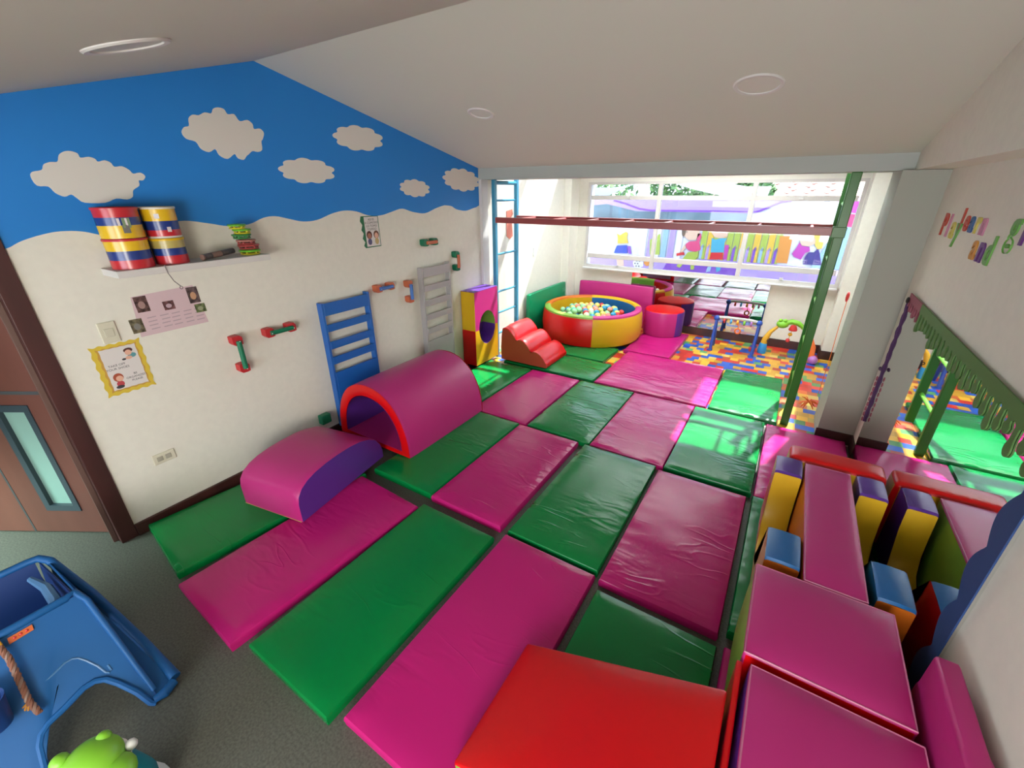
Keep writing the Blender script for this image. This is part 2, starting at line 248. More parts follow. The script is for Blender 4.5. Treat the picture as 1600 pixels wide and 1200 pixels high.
def hollow(outer, hole, fn, t0, t1):
    """frame between two outlines with equal point counts"""
    bm = bmesh.new(); n = len(outer)
    O0, O1, H0, H1 = [[bm.verts.new(fn(u, v, t)) for u, v in P] for P, t in ((outer, t0), (outer, t1), (hole, t0), (hole, t1))]
    for i in range(n):
        j = (i+1) % n
        bm.faces.new((O0[i], O0[j], O1[j], O1[i])); bm.faces.new((H0[i], H1[i], H1[j], H0[j]))
        bm.faces.new((O0[i], H0[i], H0[j], O0[j])); bm.faces.new((O1[i], O1[j], H1[j], H1[i]))
    bmesh.ops.recalc_face_normals(bm, faces=bm.faces); return bm
def split_parts(bm, spec, parent):
    """spec: list of (part name, material); faces carry material_index = spec index; one child mesh per panel"""
    for i, (nm, m) in enumerate(spec):
        t = bm.copy(); bmesh.ops.delete(t, geom=[f for f in t.faces if f.material_index != i], context='FACES')
        if t.faces: obj(nm, t, m, parent, smooth=True)
        else: t.free()
    bm.free()
def foam_box(th, x0, x1, y0, y1, z0, z1, faces, bulge=.006, bev=.009, xf=None, seam=None):
    """upholstered block; faces maps 'top','bottom','left','right','near','far' to (part name, material)"""
    t = bmesh.new(); bmesh.ops.create_cube(t, size=2); bmesh.ops.subdivide_edges(t, edges=list(t.edges), cuts=7, use_grid_fill=True)
    keys = ['top', 'bottom', 'left', 'right', 'near', 'far']; uniq = []
    for k in keys:
        if faces.get(k, faces['*']) not in uniq: uniq.append(faces.get(k, faces['*']))
    t.normal_update()
    for f in t.faces:
        n = f.normal; k = 'top' if n.z > .5 else 'bottom' if n.z < -.5 else 'left' if n.x < -.5 else 'right' if n.x > .5 else 'near' if n.y < -.5 else 'far'
        f.material_index = uniq.index(faces.get(k, faces['*']))
    sx, sy, sz = (x1-x0)/2, (y1-y0)/2, (z1-z0)/2
    for v in t.verts:
        c = v.co.copy(); n = V([c[i] if abs(c[i]) > .999 else 0 for i in range(3)])
        b = 1
        for i in range(3):
            if abs(c[i]) < .999: b *= (1-c[i]**4)
        k = sum(1 for i in range(3) if n[i])
        if k > 1: b = 0
        if n.z < 0: b = 0
        v.co = V(((x0+x1)/2+c.x*sx, (y0+y1)/2+c.y*sy, (z0+z1)/2+c.z*sz))+n*bulge*b
    t.normal_update()
    bmesh.ops.bevel(t, geom=[e for e in t.edges if len(e.link_faces) == 2 and e.calc_face_angle() > 1.0], offset=bev, segments=3, affect='EDGES', profile=.5)
    if xf:
        for v in t.verts: v.co = xf @ v.co
    split_parts(t, uniq, th)
    if seam:
        e = .004; P_ = [(x0+e, y0+e, z1-.001), (x1-e, y0+e, z1-.001), (x1-e, y1-e, z1-.001), (x0+e, y1-e, z1-.001)]; Q = []
        for i in range(4):
            a, b = V(P_[i]), V(P_[(i+1) % 4]); Q += [a.lerp(b, k/5) for k in range(5)]
        obj('seam', tube([xf @ q for q in Q] if xf else Q, .0035, 5, closed=True), seam, th, True)
def text(name, s, size, loc, X, Y, m, parent=None, ext=.0008, align='CENTER', thick=0, rel=None):
    c = bpy.data.curves.new(name, 'FONT'); c.body = s; c.size = size; c.extrude = ext; c.align_x = align; c.offset = thick
    c.resolution_u = 3
    X = V(X).normalized(); Y = V(Y).normalized(); Z = X.cross(Y)
    t = bpy.data.objects.new(name, c); COL.objects.link(t); c.materials.append(m)
    dg = bpy.context.evaluated_depsgraph_get(); me = bpy.data.meshes.new_from_object(t.evaluated_get(dg))
    bpy.data.objects.remove(t)
    o = bpy.data.objects.new(name, me); COL.objects.link(o); o.parent = parent
    mw = Matrix((X, Y, Z)).transposed().to_4x4(); mw.translation = V(loc)-(wloc(parent) if parent else V((0, 0, 0)))
    o.matrix_local = mw
    if not me.materials: me.materials.append(m)
    return o
def hash2(a, b): 
    s = math.sin(a*127.1+b*311.7)*43758.5453; return s-math.floor(s)

# ---------------------------------------------------------------- the room shell
YB, XR = 4.30, 3.93
struct('floor', box(-3.2, 4.1, -3.4, 4.17, -.12, 0), FLOORM)
def brickmat():
    m = bpy.data.materials.new('toy_brick_print'); m.use_nodes = True; nt = m.node_tree; b = nt.nodes['Principled BSDF']; b.inputs['Roughness'].default_value = .32
    N = nt.nodes.new; L = nt.links.new
    def mth(op, a, bb=None):
        n = N('ShaderNodeMath'); n.operation = op
        for i, q in enumerate((a, bb)):
            if q is None: continue
            if isinstance(q, (int, float)): n.inputs[i].default_value = q
            else: L(q, n.inputs[i])
        return n.outputs[0]
    g = N('ShaderNodeNewGeometry'); s = N('ShaderNodeSeparateXYZ'); L(g.outputs['Position'], s.inputs[0])
    bw, bh = .092, .10
    row = mth('FLOOR', mth('DIVIDE', s.outputs[1], bh))
    sh = N('ShaderNodeTexWhiteNoise'); sh.noise_dimensions = '1D'; L(row, sh.inputs['W'])
    xx = mth('ADD', mth('DIVIDE', s.outputs[0], bw), mth('MULTIPLY', sh.outputs['Value'], 3.0))
    cell = mth('FLOOR', xx); fx = mth('SUBTRACT', xx, cell)
    cb = N('ShaderNodeCombineXYZ'); L(cell, cb.inputs[0]); L(row, cb.inputs[1])
    wn = N('ShaderNodeTexWhiteNoise'); wn.noise_dimensions = '2D'; L(cb.outputs[0], wn.inputs['Vector'])
    cr = N('ShaderNodeValToRGB'); cr.color_ramp.interpolation = 'CONSTANT'; e = cr.color_ramp.elements
    cs = [(0, (.62, .035, .02)), (.26, (.80, .42, .03)), (.52, (.02, .10, .50)), (.72, (.65, .13, .03)), (.80, (.12, .34, .12)), (.93, (.80, .55, .12))]
    e[0].position = 0; e[0].color = (*cs[0][1], 1); e[1].position = cs[1][0]; e[1].color = (*cs[1][1], 1)
    for q, c in cs[2:]: n = e.new(q); n.color = (*c, 1)
    L(wn.outputs['Value'], cr.inputs[0])
    # light relief line along the lower side of each printed brick, studs as small rings
    ry = mth('SUBTRACT', mth('DIVIDE', s.outputs[1], bh), row)
    edge = mth('LESS_THAN', ry, .22)
    mx = N('ShaderNodeMix'); mx.data_type = 'RGBA'; mx.blend_type = 'MULTIPLY'; mx.inputs['B'].default_value = (.55, .55, .6, 1)
    w2 = N('ShaderNodeTexWhiteNoise'); w2.noise_dimensions = '2D'; vv = N('ShaderNodeVectorMath'); vv.operation = 'ADD'; vv.inputs[1].default_value = (9.3, 4.1, 0); L(cb.outputs[0], vv.inputs[0]); L(vv.outputs[0], w2.inputs['Vector'])
    L(mth('MULTIPLY', w2.outputs['Value'], 1.0), mx.inputs['Factor']); L(cr.outputs[0], mx.inputs['A']); L(mx.outputs['Result'], b.inputs['Base Color'])
    return m
struct('floor', box(-.2, 4.1, 4.245, 7.0, -.12, .001), brickmat())
struct('trim_1', box(0, 3.93, 4.17, 4.245, -.12, .004), ALU)
def slope(y):   # underside of the gabled ceiling
    return 2.764-.2217*(y-1.93) if y > 1.93 else 2.764-.29*(1.93-y)
# gabled left wall with the door opening (y -0.5 .. 0.5)
def wallpoly(pts, x0, x1, m, name): return struct(name, onx(pts, x0, x1), m)
zt = 2.03
yflat = 1.93-(2.764-zt)/.29
left = [(.5, 0), (YB, 0), (YB, slope(YB)+.05), (1.93, 2.80), (yflat, zt+.03), (-3.3, zt+.03), (-3.3, 0), (-.5, 0), (-.5, 1.98), (.5, 1.98)]
wl = wallpoly(left, -.12, 0, WHITE, 'wall_left')
# painted sky: thin coat over the upper wall, wavy lower border, with cut-out clouds
def smooth(P, n=4, closed=True):
    out = []; N = len(P)
    for i in range(N if closed else N-1):
        a, b, c, d = [P[k % N] if closed else P[max(0, min(N-1, k))] for k in (i-1, i, i+1, i+2)]
        for j in range(n):
            t = j/n; out.append(tuple(.5*(2*b[q]+(c[q]-a[q])*t+(2*a[q]-5*b[q]+4*c[q]-d[q])*t*t+(3*b[q]-a[q]-3*c[q]+d[q])*t**3) for q in (0, 1)))
    return out if closed else out+[P[-1]]
wave_ = []
for q in sorted(q for q in D_wave if q[0] > .45):
    if not wave_ or q[0]-wave_[-1][0] > .03: wave_.append(q)
wave = smooth(wave_, 4, False)
ws = [(.42, wave[0][1]-.03)]+[q for q in wave if q[0] < YB-.02]+[(YB-.01, wave[-1][1])]
ks = next(i for i, q in enumerate(ws) if q[0] > 1.93); f_ = (1.93-ws[ks-1][0])/(ws[ks][0]-ws[ks-1][0]); ws.insert(ks, (1.93, ws[ks-1][1]*(1-f_)+ws[ks][1]*f_))
bm = bmesh.new(); lo = [bm.verts.new((.002, a, b)) for a, b in ws]; hi = [bm.verts.new((.002, a, slope(a))) for a, b in ws]; lb0 = [bm.verts.new((0, a, b)) for a, b in ws]
for i in range(len(ws)-1): bm.faces.new((lo[i], lo[i+1], hi[i+1], hi[i])); bm.faces.new((lb0[i], lb0[i+1], lo[i+1], lo[i]))
obj('painted_sky', bm, BLUEP, wl)
cl_l = ['large white cloud decal above the drum stacks on blue wall', 'large white cloud decal below the peak of the blue wall', 'medium white cloud decal, lower of the two right of the peak cloud', 'medium white cloud decal high beside the ceiling slope, above the lower medium one', 'smallest white cloud decal just above the wavy paint edge', 'white cloud decal at the far end of the blue wall beside the beam']
CLW = mat('cloud_white', (.66, .62, .56), .7)
for pts, lb in zip(D_clouds, cl_l): tag(obj('cloud_decal', onx(smooth(pts, 3), .0022, .005), CLW), lb, 'decoration', 'white cloud decals on the blue wall')
# baseboard, left and other sides
struct('baseboard_left', box(0, .022, .5, YB, 0, .085, .004), WOOD)
# ceiling (two slopes, a flat part behind the camera)
cp = [(YB+.1, slope(YB+.1)), (1.93, 2.764), (yflat, zt), (-3.3, zt), (-3.3, zt+.12), (yflat, zt+.12), (1.93, 2.9), (YB+.1, slope(YB+.1)+.12)]
struct('ceiling', onx(cp, -.12, 4.2), CEIL)
# right side: upper wall stands proud of the lower wall
struct('wall_right', box(XR, 4.2, -3.4, YB, 0, 2.14), WHITE)
struct('wall_right', box(3.75, 4.2, -3.4, YB-.002, 2.13, 2.9), WHITE)
struct('wall_rear', extr([(-.12, 0), (4.2, 0), (4.2, .7), (-.12, .7)], lambda u, v, t: (u, t, v), -3.4, -3.3), WHITE)  # unseen rear wall, wide gap left in it to let sky light in
struct('wall_rear', box(-.12, 4.2, -3.4, -3.3, 1.85, 2.2), WHITE)
struct('wall_rear', box(-.12, .5, -3.4, -3.3, .7, 1.85), WHITE); struct('wall_rear', box(3.3, 4.2, -3.4, -3.3, .7, 1.85), WHITE)
# beam and the piers that carry it
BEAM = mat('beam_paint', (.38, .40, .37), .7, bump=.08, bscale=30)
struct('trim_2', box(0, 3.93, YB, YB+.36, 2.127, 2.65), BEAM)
PIER = mat('shaded_pier_white', (.33, .335, .285), .7, bump=.08, bscale=30)  # same white as the walls, darkened to carry the pier's backlit shade
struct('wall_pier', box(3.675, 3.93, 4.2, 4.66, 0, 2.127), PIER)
struct('baseboard_pier', box(3.665, 3.93, 4.185, 4.2, 0, .105, .003), WOOD); struct('baseboard_right', box(3.915, 3.93, 3.96, 4.2, 0, .105, .003), WOOD)
struct('wall_pier', box(0, .035, YB, YB+.12, 0, 2.127), TRIMW)
# alcove: left, right, far wall, lintel, glazed roof
struct('wall_left', box(-.12, 0, YB, 6.95, 0, 2.5), WHITE)
struct('wall_right', box(XR, 4.2, 4.30, 6.95, 0, 2.5), WHITE)
struct('wall_far', box(-.12, 4.2, 6.80, 6.98, 0, .87), WHITE)
struct('wall_far', box(-.12, .30, 6.80, 6.98, .87, 2.13), WHITE); struct('wall_far', box(3.72, 4.2, 6.80, 6.98, .87, 2.13), WHITE)
struct('wall_far', box(-.12, 4.2, 6.80, 6.98, 2.13, 2.5), WHITE)
struct('wall_pier', box(3.74, 3.93, 6.56, 6.80, 0, 2.4), WHITE)
struct('wall_pier', box(0, .12, 6.50, 6.80, 0, 2.4), WHITE)
struct('trim_3', box(.30, 3.72, 6.66, 6.985, .862, .882, .004), TRIMW)
struct('baseboard_far', box(0.12, 3.74, 6.785, 6.80, 0, .115, .003), WOOD); struct('baseboard_far', box(3.74, 3.93, 6.545, 6.56, 0, .115, .003), WOOD)
struct('baseboard_far', box(3.725, 3.74, 6.545, 6.80, 0, .115, .003), WOOD)
struct('ceiling', box(0, 3.93, 6.42, 6.95, 2.30, 2.42), TRIMW)      # solid strip over the window
def milky():
    m = bpy.data.materials.new('milky_roof_sheet'); m.use_nodes = True; nt = m.node_tree; nt.nodes.remove(nt.nodes['Principled BSDF'])
    a = nt.nodes.new('ShaderNodeBsdfTranslucent'); a.inputs[0].default_value = (.80, .82, .80, 1); d = nt.nodes.new('ShaderNodeBsdfDiffuse'); d.inputs[0].default_value = (.8, .8, .78, 1)
    mx = nt.nodes.new('ShaderNodeMixShader'); mx.inputs[0].default_value = .25; nt.links.new(a.outputs[0], mx.inputs[1]); nt.links.new(d.outputs[0], mx.inputs[2]); nt.links.new(mx.outputs[0], nt.nodes['Material Output'].inputs[0]); return m
struct('ceiling', box(1.05, 2.97, 4.66, 6.42, 2.34, 2.344), milky())    # milky sheet in the middle of the roof
struct('trim_4', box(1.02, 1.08, 4.66, 6.42, 2.30, 2.38), TRIMW); struct('trim_4', box(2.94, 3.0, 4.66, 6.42, 2.30, 2.38), TRIMW)
struct('trim_4', box(0, 1.02, 5.36, 5.46, 2.30, 2.38), TRIMW); struct('trim_4', box(3.0, 3.93, 5.36, 5.46, 2.30, 2.38), TRIMW)
for k, (a, b, c, d) in enumerate([(0, 1.02, 4.66, 5.36), (0, 1.02, 5.46, 6.42), (3.0, 3.93, 4.66, 5.36), (3.0, 3.93, 5.46, 6.42)]):
    struct('window_%d' % (k+3), box(a, b, c, d, 2.34, 2.346), GLASS)

# the window: outer frame, mullions, transoms, panes, catches
fr = struct('window_1', hollow([(.30, .882), (3.72, .882), (3.72, 2.13), (.30, 2.13)], [(.335, .925), (3.685, .925), (3.685, 2.095), (.335, 2.095)], lambda u, v, t: (u, t, v), 6.72, 6.78), FRAMEW)
xs = [.335, 1.385, 2.575, 3.685]
for x in (1.385, 2.575): obj('mullion', box(x-.028, x+.028, 6.72, 6.78, .925, 2.095, .003), FRAMEW, fr)
for a, b in zip(xs, xs[1:]):
    obj('transom', box(a+.02, b-.02, 6.72, 6.78, 1.885, 1.945, .003), FRAMEW, fr)
    obj('transom', box(a+.02, b-.02, 6.72, 6.78, 1.03, 1.095, .003), FRAMEW, fr)
    for z0, z1 in ((.925, 1.03), (1.095, 1.885), (1.945, 2.095)):
        obj('pane', box(a, b, 6.748, 6.752, z0, z1), TINT, fr)
for x, z in ((.95, 1.90), (3.1, 1.90), (.86, .91), (3.1, .93)):
    obj('catch', box(x-.022, x+.022, 6.70, 6.72, z, z+.03, .004), ALU, fr)

# door leaf standing open into the hall, and its frame
fd = struct('door_1', box(-.125, .012, .415, .5, 0, 1.98, .003), WOOD)
obj('door_stop', box(-.06, -.045, .39, .415, 0, 1.98, .002), mat('worn_wood', (.13, .07, .055), .5), fd)
obj('door_jamb', box(-.125, .012, -.5, -.42, 0, 1.98, .003), WOOD, fd)
obj('door_head', box(-.125, .012, -.5, .5, 1.90, 1.98, .003), WOOD, fd)
dx, dy = D_leaf_dir; A0 = V((-.075, .465, 0)); U = V((dx, dy, 0)); Nn = V((-dy, dx, 0))*1.0
if Nn.dot(V((3.1, 0, 0))-A0) < 0: Nn = -Nn
def leafp(u, v, t): return A0+U*u+V((0, 0, v))+Nn*t
door = thing('door_leaf', 'brown wooden door with a narrow frosted glass strip, standing open at the left', 'door', A0)
og = [(q[0], q[1]) for q in [(.22, .92), (.43, .92), (.43, .19), (.22, .19)]]
outer = [(0.0, 1.93), (.92, 1.93), (.92, .012), (0, .012)]
obj('panel', hollow(outer, og, leafp, -.04, 0), DOORW, door)
obj('glass', extr([(.24, .885), (.41, .885), (.41, .225), (.24, .225)], leafp, -.026, -.018), FROST, door)
obj('glass_frame', hollow([(.215, .925), (.435, .925), (.435, .185), (.215, .185)], [(.25, .882), (.40, .882), (.40, .225), (.25, .225)], leafp, -.03, .006), mat('grey_bead', (.035, .055, .07), .4), door)
GRV = mat('groove_dark', (.05, .06, .065), .6)
obj('groove', extr([(0.0, 1.01), (.92, 1.01), (.92, .99), (0, .99)], leafp, -.002, .0015), GRV, door)
obj('groove', extr([(.585, .99), (.597, .99), (.597, .012), (.585, .012)], leafp, -.002, .0015), GRV, door)
struct('wall_hall', box(-3.2, -3.05, -3.4, 2.0, 0, 2.4), WHITE); struct('wall_hall', box(-3.2, -.12, 1.6, 1.75, 0, 2.4), WHITE)
struct('ceiling', box(-3.2, -.12, -3.4, 1.75, 2.3, 2.4), CEIL)
struct('wall_hall', box(-3.2, -.12, -3.4, -3.3, 0, 2.4), WHITE)

# round recessed ceiling lights
CLG = mat('lamp_diffuser', (.60, .60, .54), .5)
for (x, yy, lb) in ((2.81, 3.03, 'round recessed ceiling light nearest the right wall'), (1.0, 2.995, 'small round recessed ceiling light nearest the blue wall'), (1.25, .76, 'round recessed ceiling light on the near ceiling slope, seen edge-on at the top left')):
    k = -.2217 if yy > 1.93 else .29; n = V((0, k, -1)).normalized(); u = V((1, 0, 0)); v = n.cross(u); X = Matrix((u, v, n)).transposed()
    t = thing('ceiling_light', lb, 'ceiling light', (x, yy, slope(yy)), 'recessed ceiling lights')
    R = .125 if x > 1.1 else .10
    obj('rim', lathe([(R, -.01), (R, .003), (R-.006, .008), (R-.022, .006), (R-.027, -.01)], (x, yy, slope(yy)), 40, axis=X), TRIMW, t, True)
    obj('diffuser', lathe([(0, .0015), (R-.022, .0015), (R-.022, -.01)], (x, yy, slope(yy)), 40, axis=X), CLG, t, True)

# ---------------------------------------------------------------- floor mats
def floor_mat(cx, cy, w, l, rot, m, label, seed, group='vinyl floor mats', th=.052, crease=1.0):
    rr = random.Random(seed); nx, ny = max(8, int(w/.025)), max(8, int(l/.025)); t = bmesh.new(); bmesh.ops.create_cube(t, size=2)
    t.free(); t = bmesh.new()
    ph = [rr.uniform(0, 6.28) for _ in range(8)]; ang = rr.uniform(.2, 1.2); ca, sa = math.cos(ang), math.sin(ang)
    def top(x, y):
        ex = min(x+w/2, w/2-x); ey = min(y+l/2, l/2-y); e = min(ex, ey)
        soft = 1-math.exp(-max(e, 0)/.03)
        q = x*ca+y*sa; s = -x*sa+y*ca
        wr = (math.sin(q*9+ph[0]+1.7*math.sin(s*4+ph[1]))+.6*math.sin(q*17+ph[2]+2*math.sin(s*6+ph[3])))*.0022
        # short gathers running in from the seams
        g = math.exp(-ey/.06)*math.sin(x*52+ph[4]+2*math.sin(x*11+ph[5]))*.0026+math.exp(-ex/.06)*math.sin(y*52+ph[6]+2*math.sin(y*11+ph[7]))*.0026
        return th+(.010*soft)+(wr+g)*crease*min(1, e/.02)
    G = []
    fx = [-w/2+w*i/nx for i in range(nx+1)]; fy = [-l/2+l*j/ny for j in range(ny+1)]
    for i, a in enumerate(fx):
        G.append([t.verts.new((a, b, top(a, b))) for b in fy])
    for i in range(nx):
        for j in range(ny): t.faces.new((G[i][j], G[i+1][j], G[i+1][j+1], G[i][j+1]))
    rim = [G[i][0] for i in range(nx+1)]+[G[nx][j] for j in range(1, ny+1)]+[G[i][ny] for i in range(nx-1, -1, -1)]+[G[0][j] for j in range(ny-1, 0, -1)]
    prev = rim
    for dz, off in ((.007, .004), (.026, .007), (.045, .003), (None, -.004)):
        cur = []
        for v0 in rim:
            x, y = v0.co.x, v0.co.y; o = V((0, 0, 0))
            if abs(x) > w/2-1e-6: o.x = math.copysign(off, x)
            if abs(y) > l/2-1e-6: o.y = math.copysign(off, y)
            cur.append(t.verts.new((x+o.x, y+o.y, .001 if dz is None else max(.002, v0.co.z-dz))))
        n = len(rim)
        for k in range(n): t.faces.new((prev[k], cur[k], cur[(k+1) % n], prev[(k+1) % n]))
        prev = cur
    t.faces.new(prev)
    bmesh.ops.recalc_face_normals(t, faces=t.faces)
    o = obj('floor_mat', t, m, None, True); o.location = (cx, cy, 0); o.rotation_euler = (0, 0, rot)
    return tag(o, label, 'mat', group)
P, G_ = PINK, GREEN
mats_ = [
 (.405, 1.115, .59, 1.20, -.133, G_, 'dark green floor mat against the left baseboard, under the low pink and purple dome'),
 (1.045, 1.03, .59, 1.19, -.05, P, 'long pink floor mat with big soft folds, beside the pink and purple dome'),
 (1.68, 1.06, .575, 1.18, -.005, G_, 'smooth green floor mat between the two long pink mats nearest the viewer'),
 (2.32, 1.11, .585, 1.20, 0, P, 'large pink floor mat in front, its lower corner under the red wedge'),
 (2.96, 1.04, .59, 1.18, 0, G_, 'green floor mat with a crumpled cover, partly under the red wedge'),
 (3.58, 1.06, .57, 1.18, 0, P, 'pink floor mat under the big pink topped boxes, only a sliver showing'),
 (1.075, 2.355, .57, 1.19, 0, G_, 'dark green floor mat on which the pink tunnel stands'),
 (1.67, 2.345, .575, 1.19, 0, P, 'pink floor mat right of the tunnel, its near edge at the grey floor gap'),
 (2.32, 2.345, .59, 1.19, 0, G_, 'dark green floor mat in the middle of the room, between two pink mats'),
 (2.95, 2.305, .60, 1.20, 0, P, 'pink floor mat with long creases, left of the stacked foam blocks'),
 (3.585, 2.345, .58, 1.19, 0, G_, 'narrow looking green floor mat beneath the yellow and purple foam blocks'),
 (.50, 3.56, .585, 1.19, 0, G_, 'bright green floor mat in front of the tall arch block'),
 (1.12, 3.565, .60, 1.19, 0, P, 'pink floor mat behind the tunnel, next to the bright green mat by the arch block'),
 (1.745, 3.575, .60, 1.19, 0, G_, 'green floor mat with many shiny wrinkles, between two pink mats of the third row'),
 (2.36, 3.57, .60, 1.19, 0, P, 'pink floor mat of the third row, left of the sunlit green one'),
 (2.975, 3.575, .60, 1.19, 0, G_, 'green floor mat crossed by bands of sunlight'),
 (3.59, 3.55, .58, 1.19, 0, P, 'pink floor mat in front of the white pier, reflected in the mirror'),
 (.96, 4.525, 1.19, .585, 0, G_, 'green floor mat under the red wavy step block'),
 (2.17, 4.80, 1.17, 1.16, 0, P, 'large square pink floor mat in front of the ball pit'),
 (3.075, 4.815, .585, 1.17, 0, G_, 'green floor mat half in bright sun, left of the green post'),
 (.83, 5.14, 1.20, .56, 0, G_, 'green floor mat running under the ball pit'),
 (1.81, 6.0, .59, 1.16, 0, P, 'bright pink floor mat under the red and pink cylinder'),
]
for i, (cx, cy, w, l, rot, m, lb) in enumerate(mats_):
    fm = floor_mat(cx, cy, w, l, rot, m, lb, 100+i, crease=(1.0 if i not in (2, 3) else .45))
# mats standing on their long edge
def standing(x0, x1, y0, y1, z0, z1, m, label, tilt=None):
    t = thing('leaning_mat', label, 'mat', ((x0+x1)/2, (y0+y1)/2, z0), 'mats standing on edge against the walls')
    foam_box(t, x0, x1, y0, y1, z0, z1, {'*': ('cover', m)}, .008, .014, tilt)
    return t
standing(.05, .105, 5.30, 6.48, .002, .65, FDG, 'green mat standing on its edge against the alcove side wall behind the ball pit')
standing(.26, 1.47, 6.70, 6.765, .002, .655, FP, 'pink mat standing on its edge under the window behind the ball pit')
standing(3.83, 3.895, .30, 1.50, .064, .63, FP, 'magenta mat standing on its edge against the right wall beside the big pink boxes')

# ---------------------------------------------------------------- tunnel
t = thing('tunnel', 'pink soft play tunnel with a red rim and purple lining, standing near the blue ladder', 'soft play', (.50, 2.47, .065))
def arch(hw, h, n=28, x0=.525, z0=.066, p=2.2):
    return [(x0+hw*math.copysign(abs(math.cos(a))**(2/p), math.cos(a)), z0+h*abs(math.sin(a))**(2/p)) for a in [math.pi*k/n for k in range(n+1)]]
O_, I_ = arch(.415, .535), arch(.33, .40, z0=.105)
fn = lambda u, v, tt: (u, tt, v)
def ringstrip(A, B, ya, yb):
    bm = bmesh.new(); a = [bm.verts.new((q[0], ya, q[1])) for q in A]; b = [bm.verts.new((q[0], yb, q[1])) for q in B]
    for i in range(len(a)-1): bm.faces.new((a[i], a[i+1], b[i+1], b[i]))
    return bm
yA, yB2 = 1.985, 2.965
def shell(A, ys, bul):
    bm = bmesh.new(); rows = []
    cx = .525
    for yv in ys:
        s = (yv-yA)/(yB2-yA); k = 1+bul*(1-(2*s-1)**4)-(.018 if s in (0, 1) else 0)
        rows.append([bm.verts.new((cx+(q[0]-cx)*k, yv, .066+(q[1]-.066)*k)) for q in A])
    for a, b in zip(rows, rows[1:]):
        for i in range(len(A)-1): bm.faces.new((a[i], a[i+1], b[i+1], b[i]))
    bmesh.ops.recalc_face_normals(bm, faces=bm.faces); return bm
obj('outer_cover', shell(O_, [yA, yA+.012]+[yA+.02+(yB2-yA-.04)*k/14 for k in range(15)]+[yB2-.012, yB2], .012), FP, t, True)
obj('lining', shell(I_, [yA, yB2], 0), FPU, t, True)
obj('lining_floor', box(.195, .855, yA, yB2, .085, .106), FP, t)
for yv in (yA, yB2):
    bm = bmesh.new(); a = [bm.verts.new((q[0], yv, q[1])) for q in O_]; b = [bm.verts.new((q[0], yv, q[1])) for q in I_]
    m_ = [bm.verts.new(((p_[0]+q[0])/2, yv+(-.012 if yv == yA else .012), (p_[1]+q[1])/2)) for p_, q in zip(O_, I_)]
    for i in range(len(a)-1): bm.faces.new((a[i], a[i+1], m_[i+1], m_[i])); bm.faces.new((m_[i], m_[i+1], b[i+1], b[i]))
    bm.faces.new((a[0], m_[0], b[0], b[-1], m_[-1], a[-1]))
    obj('rim', bm, FR, t, True)

# ---------------------------------------------------------------- low dome block
ex = V((.862-.722, 1.098-1.898, 0)); Ld = .82
ld = V((-.172, .985, 0)); wd = V((-.985, -.172, 0))
prof = [(0, 0), (.0, .14), (.012, .19), (.045, .232), (.10, .262), (.17, .280), (.27, .29), (.38, .29), (.50, .283), (.60, .265), (.69, .235), (.76, .19), (.81, .12), (.825, .06), (.825, 0)]
t = thing('dome_block', 'low rounded foam block with pink top and purple side, nearest the tunnel mouth', 'soft play', (.55, 1.45, .066))
o3 = V((.872, 1.09, .064))
def dome(u, v, w_): return o3+ld*u+V((0, 0, v))+wd*w_
bm = bmesh.new(); rows = []
for w_ in (0, .012, .06, .2, .34, .46, .51, .522):
    k = .985 if w_ in (0, .522) else 1
    rows.append([bm.verts.new(dome(.4125+(u-.4125)*k, v*k, w_)) for u, v in prof])
for a, b in zip(rows, rows[1:]):
    for i in range(len(prof)-1): bm.faces.new((a[i], a[i+1], b[i+1], b[i]))
bmesh.ops.recalc_face_normals(bm, faces=bm.faces)
obj('curved_cover', bm, FP, t, True)
for w_, nm, s_ in ((0, 'side_panel', -.006), (.522, 'side_panel', .006)):
    bm = bmesh.new(); c = bm.verts.new(dome(.41, .14, w_+s_)); a = [bm.verts.new(dome(.4125+(u-.4125)*.985, v*.985, w_)) for u, v in prof]
    for i in range(len(a)): bm.faces.new((a[i], a[(i+1) % len(a)], c))
    obj(nm, bm, FPU, t, True)
obj('base_piping', tube([dome(0, .004, .01), dome(.825, .004, .01), dome(.825, .004, .51), dome(0, .004, .51)], .004, 6, closed=True), FPE, t, True)

# ---------------------------------------------------------------- upright arch block with oval hole (two halves)
t = thing('arch_block', 'upright pink, yellow and red foam block with an oval hole through it', 'soft play', (.105, 4.09, .065))
ax0, ax1, ay0, ay1 = .012, .205, 3.865, 4.33
def holepts(cy, cz, hy, hz, n=32): return [(cy+hy*math.cos(2*math.pi*k/n), cz+hz*math.sin(2*math.pi*k/n)) for k in range(n)]
cy, cz, hy, hz = 4.105, .50, .165, .205
def half(z0, z1, upper):
    n = 16; s = 1 if upper else -1
    arc = [(cy+hy*math.cos(math.pi*k/n), cz+s*hz*math.sin(math.pi*k/n)) for k in range(n+1)]     # from far side to near side
    zf = z1 if upper else z0; zm = cz
    outer_ = []
    for k in range(n+1):
        f = k/n
        if f < .25: q = (ay1, zm+(zf-zm)*f/.25)
        elif f <= .75: q = (ay1+(ay0-ay1)*(f-.25)/.5, zf)
        else: q = (ay0, zf+(zm-zf)*(f-.75)/.25)
        outer_.append(q)
    return arc, outer_
